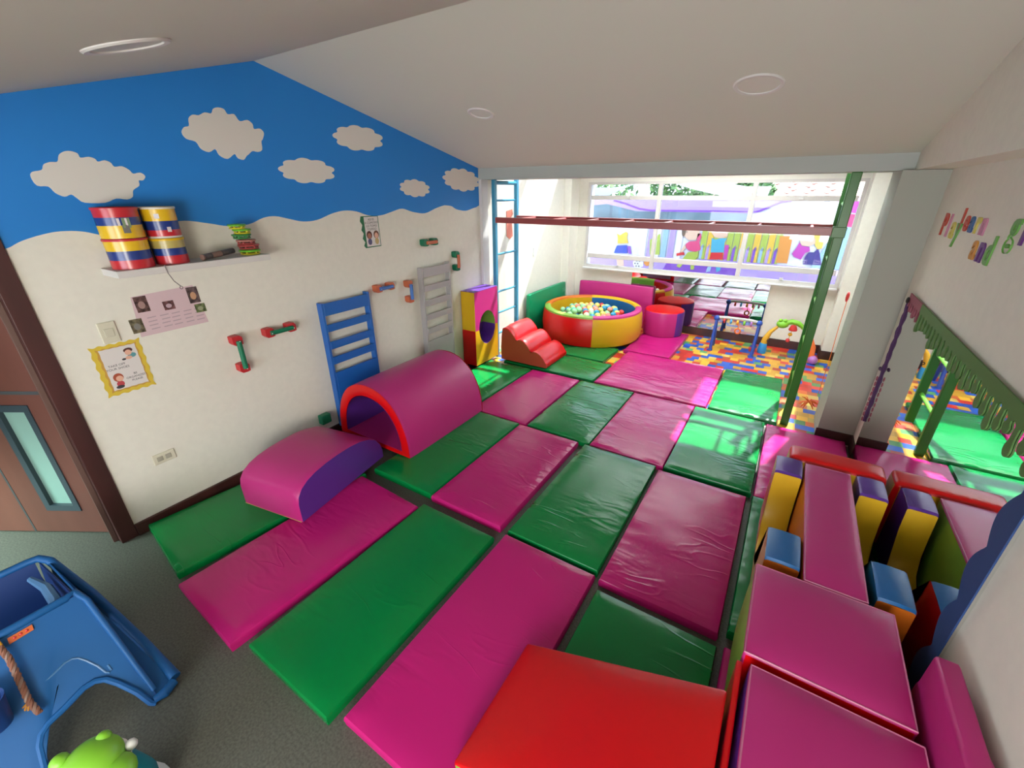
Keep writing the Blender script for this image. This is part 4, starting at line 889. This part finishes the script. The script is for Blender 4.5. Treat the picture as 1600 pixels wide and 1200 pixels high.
for (dz, m1, m2, r_, lb), (ox, oy) in zip(stack, offs):
    z = 1.6285+dz; cc = (.115+ox, 1.545+oy, 0)
    t = thing('ring_shaker', lb, 'musical toy', (cc[0], cc[1], z), 'ring shakers stacked on the shelf')
    obj('ring', lathe([(r_-.018, z+.018), (r_, z+.018), (r_+.003, z+.024), (r_, z+.029), (r_-.018, z+.029), (r_-.018, z+.018)], cc, 28), m1, t, True)
    obj('ring', lathe([(r_-.022, z+.001), (r_-.006, z+.001), (r_-.003, z+.005), (r_-.006, z+.009), (r_-.022, z+.009), (r_-.022, z+.001)], cc, 28), m2, t, True)
    for k in range(6):
        a = k*math.pi/3+.2; x_, y_ = cc[0]+(r_-.011)*math.cos(a), cc[1]+(r_-.011)*math.sin(a)
        obj('post', tube([(x_, y_, z+.008), (x_, y_, z+.019)], .006, 6), m2, t)
t = thing('rain_stick', 'dark patterned rain stick lying on the shelf against the shakers', 'musical toy', (.13, 1.37, 1.65))
RS = mat('rain_stick_dark', (.05, .04, .038), .4, var=.8, bscale=40); RS2 = mat('rain_stick_tan', (.22, .13, .10), .5)
obj('tube', tube([(.17, 1.255, 1.647), (.12, 1.40, 1.655), (.10, 1.468, 1.66)], .017, 12), RS, t, True)
obj('end_cap', tube([(.172, 1.248, 1.647), (.17, 1.256, 1.647)], .018, 12), RS2, t)
obj('wrap', tube([(.152, 1.31, 1.650), (.13, 1.375, 1.653)], .0178, 12), RS2, t)

# switch, socket
t = thing('light_switch', 'cream light switch plate above the yellow bordered poster', 'switch', (0, .745, 1.285))
CRM = mat('cream_plastic', (.60, .57, .44), .4)
obj('plate', box(0, .009, .704, .784, 1.225, 1.345, .004), CRM, t); obj('rocker', box(.008, .013, .722, .766, 1.262, 1.308, .002), mat('cream_plastic_2', (.55, .52, .40), .4), t)
t = thing('wall_socket', 'cream wall socket low on the wall right of the door', 'socket', (0, .768, .44))
obj('plate', box(0, .009, .708, .83, .405, .477, .004), CRM, t)
for yv in (.745, .79): obj('outlet', box(.008, .012, yv-.016, yv+.016, .425, .457, .002), mat('socket_slot', (.35, .33, .26), .4), t)

# posters: flat sheets with lettering and drawings
def pt(s, size, y, z, m, par, x=.0022, tilt=0, align='CENTER'):
    return text('lettering', s, size, (x, y, z), (0, math.cos(tilt), math.sin(tilt)), (0, -math.sin(tilt), math.cos(tilt)), m, par, ext=.0002, align=align)
def disc(par, name, y, z, ry, rz, m, x=.0022, n=16):
    return obj(name, onx([(y+ry*math.cos(2*math.pi*k/n), z+rz*math.sin(2*math.pi*k/n)) for k in range(n)], x, x+.0004), m, par)
def sheet(par, name, pts, m, x=.0016): return obj(name, onx(pts, x, x+.0005), m, par)
t = thing('shoe_poster', 'poster in a yellow wavy border that reads TAKE OFF YOUR SHOES, BE ORGANIZED PLEASE', 'poster', (0, .75, 1.07))
def wavyrect(y0, y1, z0, z1, amp, n):
    o_ = []
    for (a, b) in (((y0, z0), (y1, z0)), ((y1, z0), (y1, z1)), ((y1, z1), (y0, z1)), ((y0, z1), (y0, z0))):
        d = V((b[0]-a[0], b[1]-a[1])); L = d.length; nn = V((d.y, -d.x))/L
        for k in range(n): s = k/n; w_ = amp*(1-math.cos(2*math.pi*s*5))/2; o_.append((a[0]+d.x*s-nn.x*w_, a[1]+d.y*s-nn.y*w_))
    return o_
obj('border', onx(wavyrect(.631, .867, .918, 1.222, .008, 30), .0006, .0016), PYEL, t)
obj('border_line', onx(wavyrect(.655, .845, .940, 1.203, .006, 30), .0016, .0019), mat('ochre_print', (.50, .28, .05), .7), t)
obj('paper', onx(wavyrect(.668, .836, .950, 1.196, .002, 24), .0019, .0022), PAPER, t)
pt('TAKE OFF', .018, .722, 1.088, INK, t, .0023); pt('YOUR SHOES', .018, .722, 1.068, INK, t, .0023)
pt('BE', .017, .79, 1.018, INK, t, .0023); pt('ORGANIZED', .017, .79, .999, INK, t, .0023); pt('PLEASE', .017, .79, .980, INK, t, .0023)
RHAIR = mat('print_auburn', (.35, .07, .03), .7); PTEAL = mat('print_teal', (.10, .28, .30), .7); PRED = mat('print_red', (.45, .05, .06), .7)
disc(t, 'drawn_boy', .795, 1.165, .022, .014, HAIR, .0024); disc(t, 'drawn_boy', .793, 1.152, .016, .016, SKIN, .0027); disc(t, 'drawn_boy', .806, 1.133, .02, .014, PTEAL, .0024); disc(t, 'drawn_boy', .788, 1.122, .016, .010, SKIN, .0025); disc(t, 'drawn_shoe', .764, 1.118, .01, .006, INK, .0024)
disc(t, 'drawn_girl', .708, 1.022, .024, .026, RHAIR, .0024); disc(t, 'drawn_girl', .712, 1.015, .017, .017, SKIN, .0027); disc(t, 'drawn_girl', .708, .983, .018, .018, PRED, .0025); disc(t, 'drawn_girl', .702, .966, .02, .010, INK, .0026)
t = thing('photo_poster', 'pink sheet with small photographs and handwriting below the shelf', 'poster', (0, 1.06, 1.34))
sheet(t, 'paper', [(.895, 1.455), (1.22, 1.47), (1.25, 1.225), (.878, 1.22)], PPINK, .0006)
PH = [(.902, .965, 1.36, 1.452, (.10, .055, .05), (.35, .22, .2)), (1.034, 1.092, 1.347, 1.40, (.14, .06, .06), (.5, .35, .4)), (1.176, 1.238, 1.36, 1.46, (.10, .07, .07), (.5, .28, .16)), (1.196, 1.256, 1.296, 1.35, (.10, .13, .05), (.3, .32, .2)), (.847, .909, 1.247, 1.33, (.14, .12, .07), (.2, .2, .18))]
for k, (y0, y1, z0, z1, c1_, c2_) in enumerate(PH):
    sheet(t, 'photograph', [(y0, z1), (y1, z1), (y1+.003, z0), (y0+.003, z0)], mat('photo_%d' % k, c1_, .35, var=.7, bscale=60), .0012)
    disc(t, 'pictured_shape', (y0+y1)/2, z0+(z1-z0)*.45, (y1-y0)*.27, (z1-z0)*.24, mat('photo_light_%d' % k, c2_, .4), .0018)
INKS = mat('faint_ink', (.40, .31, .33), .8)
for k in range(4):
    for j in range(5):
        y0 = .935+j*.062+rnd.uniform(0, .01); obj('handwriting', onx([(y0, 1.325-k*.023), (y0+.045, 1.327-k*.023), (y0+.045, 1.321-k*.023), (y0, 1.319-k*.023)], .0012, .0014), INKS, t)
t = thing('rules_poster', 'small poster with a green wavy edge and two drawn children, under the blue wave', 'poster', (0, 2.69, 1.69))
obj('border', onx([(2.785, 1.558), (2.785, 1.815), (2.598, 1.815), (2.585, 1.775), (2.605, 1.745), (2.588, 1.705), (2.608, 1.675), (2.59, 1.635), (2.612, 1.605), (2.595, 1.575), (2.612, 1.555)], .0005, .0015), mat('green_paper', (.02, .14, .06), .7), t)
sheet(t, 'paper', [(2.628, 1.565), (2.778, 1.565), (2.778, 1.808), (2.628, 1.808)], PAPER, .0015)
for k, s in enumerate(('ASI ES', 'A COMODO', 'LO TOMO', 'Y JUEGO')): pt(s, .026, 2.703, 1.777-.026*k, INK, t, .0022)
for yv, hm, bm_ in ((2.665, HAIR, mat('print_violet', (.10, .09, .18), .7)), (2.742, mat('print_dark_brown', (.14, .06, .03), .7), mat('print_mustard', (.45, .33, .14), .7))):
    disc(t, 'drawn_child', yv, 1.66, .03, .034, hm, .0022); disc(t, 'drawn_child', yv, 1.652, .02, .024, SKIN if yv > 2.7 else mat('print_tan', (.40, .17, .11), .7), .0026); disc(t, 'drawn_child', yv, 1.605, .022, .028, bm_, .0023)

# ---------------------------------------------------------------- blue plastic slide and toys at the lower left
t = thing('toddler_slide', 'light blue plastic toddler slide with a small orange badge on the grey floor', 'slide', (.9, .0, 0))
S = [V(q) for q in D_slide_side]
for q in S: q.z = max(q.z, .002)
nrm = (V((.9, -.12, .45))-V((.9, .1, .45))).cross(V((1.267, .126, 0))-V((.9, .1, .45))).normalized()
if nrm.x < 0: nrm = -nrm
slide_ = t
def resample(P, n):
    L = [0]
    for i in range(1, len(P)): L.append(L[-1]+(P[i]-P[i-1]).length)
    out = []
    for k in range(n):
        d = L[-1]*k/(n-1); i = max(j for j in range(len(P)-1) if L[j] <= d+1e-9); f = (d-L[i])/max(1e-9, L[i+1]-L[i]); out.append(P[i].lerp(P[i+1], min(1, f)))
    return out
tc_ = [S[0]]+S[1:9]; bc_ = S[9:23][::-1]
T_, B_ = resample(tc_, 26), resample(bc_, 26)
bm = bmesh.new(); F1 = []
for off in (0, -.02):
    F1.append([[bm.verts.new(T_[i].lerp(B_[i], j/5)+nrm*off) for j in range(6)] for i in range(26)])
for g_ in F1:
    for i in range(25):
        for j in range(5): bm.faces.new((g_[i][j], g_[i+1][j], g_[i+1][j+1], g_[i][j+1]))
for i in range(25):
    for j in (0, 5): bm.faces.new((F1[0][i][j], F1[0][i+1][j], F1[1][i+1][j], F1[1][i][j]))
for j in range(5):
    for i in (0, 25): bm.faces.new((F1[0][i][j], F1[0][i][j+1], F1[1][i][j+1], F1[1][i][j]))
bmesh.ops.recalc_face_normals(bm, faces=bm.faces)
obj('side_panel', bm, PLB, t, True)
edge_pts = [q+nrm*.004 for q in S]
obj('side_rim', tube([S[k]+nrm*.002 for k in range(9, 22)], .012, 8), PLB, t, True)
def mixp(f, z): # groove line echoing the arch
    return f
up = V((.0, .0, .45))
ech = []
for k in range(7, 20):
    q = S[k]; cpt = V((1.05, -.05, .27)); ech.append(q+(V((.93, -.03, .41))-q)*.42+nrm*.001)
obj('moulded_line', tube(ech, .004, 6), mat('toy_blue_highlight', (.06, .17, .36), .4), t, True)
# tub: rim rails, inside walls and floor
rimz = .45
rail = [V((.9, -.36, rimz)), V((.9, -.1, rimz)), V((.898, .07, rimz)), V((.885, .10, rimz))]
obj('rim', tube(rail+[V((.93, .118, .415)), V((1.234, .14, .04))], [.016, .016, .016, .015, .012, .010], 10), PLB, t, True)
obj('rim', tube([V((.48, -.36, rimz)), V((.49, .04, rimz)), V((.50, .075, rimz)), V((.535, .10, rimz-.015)), V((.72, .155, .28)), V((1.0, .20, .11)), V((1.24, .215, .03))], [.016, .016, .017, .018, .018, .018, .022], 10), PLB, t, True)
def quad(name, pts, m, sub=1):
    bm = bmesh.new(); bm.faces.new([bm.verts.new(q) for q in pts]); o_ = obj(name, bm, m, t); md = o_.modifiers.new('s', 'SOLIDIFY'); md.thickness = .006; return o_
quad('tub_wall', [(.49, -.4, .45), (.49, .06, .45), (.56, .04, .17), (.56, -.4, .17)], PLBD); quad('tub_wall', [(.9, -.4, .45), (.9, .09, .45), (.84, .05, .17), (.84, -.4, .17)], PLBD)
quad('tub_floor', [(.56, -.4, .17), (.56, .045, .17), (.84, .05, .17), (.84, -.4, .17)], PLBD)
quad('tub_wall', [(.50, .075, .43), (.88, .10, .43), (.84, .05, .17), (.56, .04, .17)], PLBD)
quad('chute', [(.54, .095, .435), (.895, .108, .435), (1.245, .135, .02), (1.235, .205, .02)], PLB)
quad('outer_wall', [(.48, -.4, .445), (.48, .05, .445), (.42, .07, .002), (.42, -.4, .002)], PLB)
quad('outer_wall', [(.535, .10, .43), (.72, .155, .27), (1.0, .20, .10), (1.24, .215, .01), (1.02, .185, .05), (.70, .13, .19), (.50, .09, .30)], PLB)
obj('foot_cap', tube([(1.262, .125, .018), (1.268, .16, .02), (1.25, .205, .022)], [.014, .022, .018], 10), PLB, t, True)
obj('handhold', tube([(.60, .02, .43), (.70, .045, .415), (.80, .045, .40), (.86, .02, .36)], [.012, .02, .022, .014], 8), mat('toy_blue_light', (.07, .18, .36), .4), t, True)
bq = [V(q)+nrm*.003 for q in D_slide_badge]
bm = bmesh.new(); a = [bm.verts.new(q) for q in bq]; b = [bm.verts.new(q+nrm*.005) for q in bq]
bm.faces.new(b)
for i in range(4): bm.faces.new((a[i], a[(i+1) % 4], b[(i+1) % 4], b[i]))
bmesh.ops.recalc_face_normals(bm, faces=bm.faces); obj('badge', bm, mat('badge_orange', (.55, .11, .02), .4), t)
for k in range(3):
    c_ = bq[0].lerp(bq[1], .25+.25*k).lerp(bq[3].lerp(bq[2], .25+.25*k), .5)+nrm*.0055; obj('badge_mark', sphere(c_, .0055, sx=.8, u=8, v=5), PLR, t)
# braided cord hanging over the slide
t = thing('braided_cord', 'brown braided cord with a yellow tag hanging over the side of the blue slide', 'cord', (1.0, -.15, .4))
BR = mat('braid_brown', (.20, .08, .05), .8)
cpts = [V((.935, -.135, .425)), V((.97, -.13, .385)), V((1.01, -.135, .335)), V((1.05, -.14, .29)), V((1.085, -.145, .245)), V((1.12, -.14, .20))]
def offc(k, ph_):
    f = k/30; i = min(4, int(f*5)); q = cpts[i].lerp(cpts[i+1], f*5-i)+nrm*.02; a = f*34+ph_; return q+V((0, 1, 0))*.006*math.cos(a)+nrm*.006*math.sin(a)
for ph_, m in ((0, BR), (2.1, RS2), (4.2, BR)): obj('strand', tube([offc(k, ph_) for k in range(31)], .006, 6), m, t, True)
bm = bmesh.new()
for k in range(8):
    b0 = cpts[4]+nrm*.02; d = V((rnd.uniform(-.5, .5), rnd.uniform(-1, .4), rnd.uniform(-1, -.3))).normalized(); tube([b0, b0+d*.03], [.005, .003], 5, bm)
obj('tassel', bm, mat('tassel_orange', (.45, .2, .03), .8), t); obj('tag', box(.925, .95, -.165, -.125, .415, .455, .004), PLY, t)
obj('toy_bucket', lathe([(0, .245), (.045, .245), (.06, .36), (.062, .37), (.055, .365), (.04, .255), (0, .255)], (1.10, -.235, 0), 24), PLBD, slide_, True)  # small dark blue toy bucket, parented to the slide
# green animal toy at the bottom edge
t = thing('frog_ride_on', 'bright green animal head toy with a teal and white base at the bottom left', 'toy', (1.62, -.13, 0))
hc = V((1.60, -.088, .31))
bm = sphere(hc, .088, sx=.95, sy=.95, sz=.75, u=24, v=14); obj('head', bm, PLG, t, True)
obj('snout', sphere(hc+V((.075, .03, -.02)), .058, sx=1.1, sz=.7, u=18, v=12), PLG, t, True)
obj('eye_bump', sphere(hc+V((-.06, -.05, .038)), .026, u=14, v=10), PLG, t, True); obj('eye_bump', sphere(hc+V((-.025, .05, .04)), .022, u=14, v=10), PLG, t, True)
obj('collar', lathe([(.07, -.05), (.088, -.05), (.092, -.03), (.08, -.02)], hc, 24), PLW, t, True)
obj('ear', sphere(hc+V((.03, .092, -.01)), .018, u=10, v=8), PLW, t, True)
obj('body', lathe([(.02, -.305), (.11, -.30), (.12, -.20), (.095, -.09), (.07, -.05)], hc, 24), PLTE, t, True)
obj('base_ring', lathe([(.10, -.308), (.14, -.308), (.14, -.285), (.115, -.28)], hc, 24), PLW, t, True)

# ---------------------------------------------------------------- outside the window
struct('floor', box(-6, 10, 7.0, 40, -.3, -.02), mat('yard_floor', (.45, .42, .48), .8))
t = thing('mural_banner', 'large printed banner outside the window with playing children, numbered planks and a purple band', 'banner', (1.7, 8.6, 0))
MY = 8.6
obj('sheet', ony([(-.9, -.02), (4.6, -.02), (4.6, 1.90), (-.9, 1.90)], MY+.012, MY+.04), mat('banner_white', (.42, .44, .50), .6, var=.08, bscale=3), t)
BV = {'purple': mat('banner_purple', (0.121, 0.040, 0.291), .6), 'lilac': mat('banner_lilac', (0.252, 0.182, 0.396), .6), 'sky': mat('banner_sky', (0.182, 0.291, 0.426), .6), 'yellow': mat('banner_yellow', (0.426, 0.280, 0.025), .6), 'lime': mat('banner_lime', (0.224, 0.291, 0.040), .6), 'orange': mat('banner_orange', (0.409, 0.161, 0.025), .6), 'red': mat('banner_red', (0.367, 0.007, 0.011), .6), 'pink': mat('banner_pink', (0.396, 0.032, 0.111), .6), 'blue': mat('banner_blue', (0.017, 0.040, 0.280), .6), 'aqua': mat('banner_aqua', (0.032, 0.224, 0.325), .6), 'skin': mat('banner_skin', (0.426, 0.291, 0.213), .6), 'brown': mat('banner_brown', (0.074, 0.040, 0.021), .6), 'white': mat('banner_plain_white', (0.457, 0.457, 0.469), .6), 'navy': mat('banner_navy', (0.025, 0.014, 0.121), .6), 'teal': mat('banner_grey_teal', (.06, .10, .13), .6, var=.5, bscale=2), 'blonde': mat('banner_blonde', (0.426, 0.291, 0.052), .6), 'magenta': mat('banner_magenta', (0.291, 0.025, 0.224), .6)}
def pr_(name, pts, m, lift=0): return obj(name, ony(pts, MY-.003-lift, MY+.010-lift), BV[m], t)
pr_('printed_band', [(-.9, 1.70), (-.1, 1.78), (.5, 1.66), (2.40, 1.66), (2.95, 1.86), (4.6, 1.86), (4.6, 1.90), (-.9, 1.90)], 'lilac')
pr_('reflection_backdrop', [(-.9, 1.42), (2.35, 1.40), (2.42, 1.66), (.5, 1.66), (-.1, 1.78), (-.9, 1.70)], 'teal', -.001)  # grey-blue colour stands for dark reflections in the glass, painted on the banner
ln = D_mural_line; pr_('printed_line', [(a, b+.018) for a, b in ln]+[(a, b-.014) for a, b in ln[::-1]], 'purple', .004)
pr_('printed_floor', [(-.9, .84), (2.4, .88), (4.6, .84), (4.6, .40), (-.9, .40)], 'lilac', -.001)
pr_('printed_floor', [(1.2, .80), (2.45, .84), (2.40, .60), (1.1, .60)], 'purple')
for k in range(6): pr_('printed_plank', [(.65+.13*k, 1.40), (.75+.13*k, 1.40), (.74+.13*k, .86), (.64+.13*k, .86)], ['white', 'lilac', 'white', 'sky', 'lilac', 'white'][k], -.0005)
x = 1.72
for k in range(12):
    w_ = .105; col_ = ['lime', 'yellow'][k % 2] if k < 5 else ['yellow', 'lime'][k % 2]
    pr_('printed_plank', [(x, .88), (x, 1.36), (x+w_*.9, 1.36), (x+w_*.9, .88)], col_, 0)
    pr_('printed_plank', [(x+.01, .88), (x+.01, 1.08), (x+.05, 1.15), (x+.055, 1.05), (x+w_*.5, .88)], ['sky', 'lilac', 'purple'][k % 3], .001)
    text('printed_number', str([10, 11, 16, 17, 18, 19, 20, 21, 22, 23, 24, 25][k]), .05, (x+.05, MY-.006, 1.08), (1, 0, 0), (0, 0, 1), INK, t, ext=.0005)
    x += w_
pr_('printed_plank', D_mural['orange_plank'], 'orange', .002); pr_('printed_plank', D_mural['green_plank'], 'lime', .002)
pr_('printed_corner', [(3.55, 1.86), (4.6, 1.86), (4.6, 1.62), (3.75, 1.70)], 'magenta', .001); pr_('printed_corner', [(3.72, 1.66), (4.6, 1.60), (4.6, .86), (3.45, .86), (3.60, 1.30)], 'sky', .001)
pr_('printed_corner', [(3.75, 1.68), (4.6, 1.60), (4.6, 1.45), (3.72, 1.50)], 'pink', .002)
MC = {'boy_shirt': 'yellow', 'boy_shorts': 'blue', 'boy_bottle': 'purple', 'boy_legs': 'skin', 'girl_head': 'skin', 'girl_hair': 'brown', 'girl_top': 'pink', 'girl_pants': 'lime', 'girl_bat': 'red', 'girl_arm': 'skin', 'kid_head': 'skin', 'kid_shirt': 'aqua', 'kid_shorts': 'red', 'kid_legs': 'sky', 'kid_leg2': 'aqua', 'kid_bat': 'magenta', 'girl2_head': 'skin', 'girl2_hair': 'blonde', 'girl2_top': 'magenta', 'girl2_pants': 'navy', 'ball': 'white', 'ball2': 'orange'}
for k, m in MC.items(): pr_('printed_child' if 'ball' not in k else 'printed_ball', D_mural[k], m, .004 if 'hair' not in k else .006)
bc = D_mural['ball']; bx = sum(q[0] for q in bc)/len(bc); bz = sum(q[1] for q in bc)/len(bc)
for k in range(6):
    a = k*math.pi/3; rr = .055 if k else 0
    obj('ball_patch', ony([(bx+rr*math.cos(a)+.015*math.cos(b), bz+rr*math.sin(a)+.015*math.sin(b)) for b in [j*2*math.pi/5 for j in range(5)]], MY-.012, MY-.008), INK, t)
for hx, hz in ((1.43, 1.33), (2.19, 1.37), (3.30, 1.30)):
    for s in (-.03, .03): obj('printed_eye', ony([(hx+s+.008*math.cos(b), hz+.012*math.sin(b)) for b in [j*math.pi/4 for j in range(8)]], MY-.012, MY-.008), INK, t)
struct('ceiling', box(-2, 6, 8.1, 10.0, 3.1, 3.15), mat('sky_block_panel', (.4, .4, .42), .8))  # unseen panel added overhead to keep sky light off the banner
# yard wall with a terracotta roof, dark tarpaulin, trees
t = thing('neighbour_house', 'house behind the banner with a sloping terracotta tiled roof', 'building', (5, 20, 0))
obj('wall', box(.4, 11, 18, 24, -.3, 1.9), mat('house_wall', (.6, .55, .48), .8), t)
RT = mat('roof_tile', (.26, .13, .10), .7, var=.2, bscale=6)
k_ = 0
for j in range(9):
    for i in range(16):
        x0 = .1+i*.55+(j % 2)*.12; y0 = 17.6+j*.42; z0 = 1.78+j*.10
        bm = bmesh.new(); n = 5; a = []; b = []
        for s in range(n+1):
            aa = math.pi*s/n; a.append(bm.verts.new((x0+.26*math.cos(aa), y0, z0+.07*math.sin(aa)))); b.append(bm.verts.new((x0+.26*math.cos(aa), y0+.50, z0+.12+.07*math.sin(aa))))
        for s in range(n): bm.faces.new((a[s], a[s+1], b[s+1], b[s]))
        bm.faces.new(a)
        if i == 0 and j == 0: o0 = obj('roof_tile', bm, RT, t, True); base0 = (x0, y0, z0)
        else:
            bm.free(); c_ = o0.copy(); COL.objects.link(c_); c_.parent = t; c_.location = o0.location+V((x0-base0[0], y0-base0[1], z0-base0[2]))
obj('roof_deck', box(-.2, 9.2, 17.5, 22, 1.60, 1.75), mat('roof_deck', (.3, .2, .15), .8), t)
t = thing('tarpaulin', 'dark blue grey tarpaulin canopy sagging behind the banner', 'canopy', (.6, 11, 1.8))
bm = bmesh.new(); gg = [[bm.verts.new((-1.6+i*.45, 10.2+j*.3, 1.78+.42*math.exp(-((i-4.6)/2.6)**2)+.05*j-.05*math.sin(i*1.3+j))) for j in range(6)] for i in range(10)]
for i in range(9):
    for j in range(5): bm.faces.new((gg[i][j], gg[i+1][j], gg[i+1][j+1], gg[i][j+1]))
obj('sheet', bm, mat('tarp', (.03, .05, .07), .6), t, True)
for x_ in (-1.5, 2.4): obj('post', tube([(x_, 11, -.3), (x_, 11, 1.85)], .03, 8), ALU, t)
LEAF = [mat('leaf_%d' % k, c_, .6) for k, c_ in enumerate([(.045, .13, .03), (.10, .21, .05), (.03, .08, .02)])]
def tree(x, yv, h, r_, label, seed):
    rr = random.Random(seed); t = thing('tree', label, 'tree', (x, yv, -.3))
    obj('trunk', tube([(x, yv, -.3), (x+.1, yv, h*.5), (x, yv, h*.8)], [.16, .12, .06], 8), mat('bark', (.12, .07, .04), .9), t, True)
    bm = bmesh.new()
    for k in range(1500):
        a, e, q_ = rr.uniform(0, 6.28), rr.uniform(-1.3, 1.5), r_*rr.uniform(.35, 1)**.5
        c_ = V((x+q_*math.cos(a)*math.cos(e)*1.3, yv+q_*math.sin(a)*math.cos(e), h+q_*.8*math.sin(e)))
        u = V((rr.uniform(-1, 1), rr.uniform(-1, 1), rr.uniform(-1, 1))).normalized()*.11; v = u.orthogonal().normalized()*.05
        f = bm.faces.new([bm.verts.new(c_+s) for s in (u, v, -u, -v)]); f.material_index = rr.randrange(3)
    o_ = obj('foliage', bm, LEAF, t); o_['kind'] = 'stuff'
tree(-2.6, 13.0, 1.9, 1.3, 'bushy green tree seen through the left window pane', 1)
tree(-.1, 15.2, 2.2, .9, 'green tree behind the tarpaulin, left of the tiled roof', 2)
tree(5.6, 13.5, 2.1, .9, 'green tree seen at the right end of the window', 3)
tree(1.75, 15.6, 2.0, .45, 'small green shrub tree in front of the terracotta roof', 4)
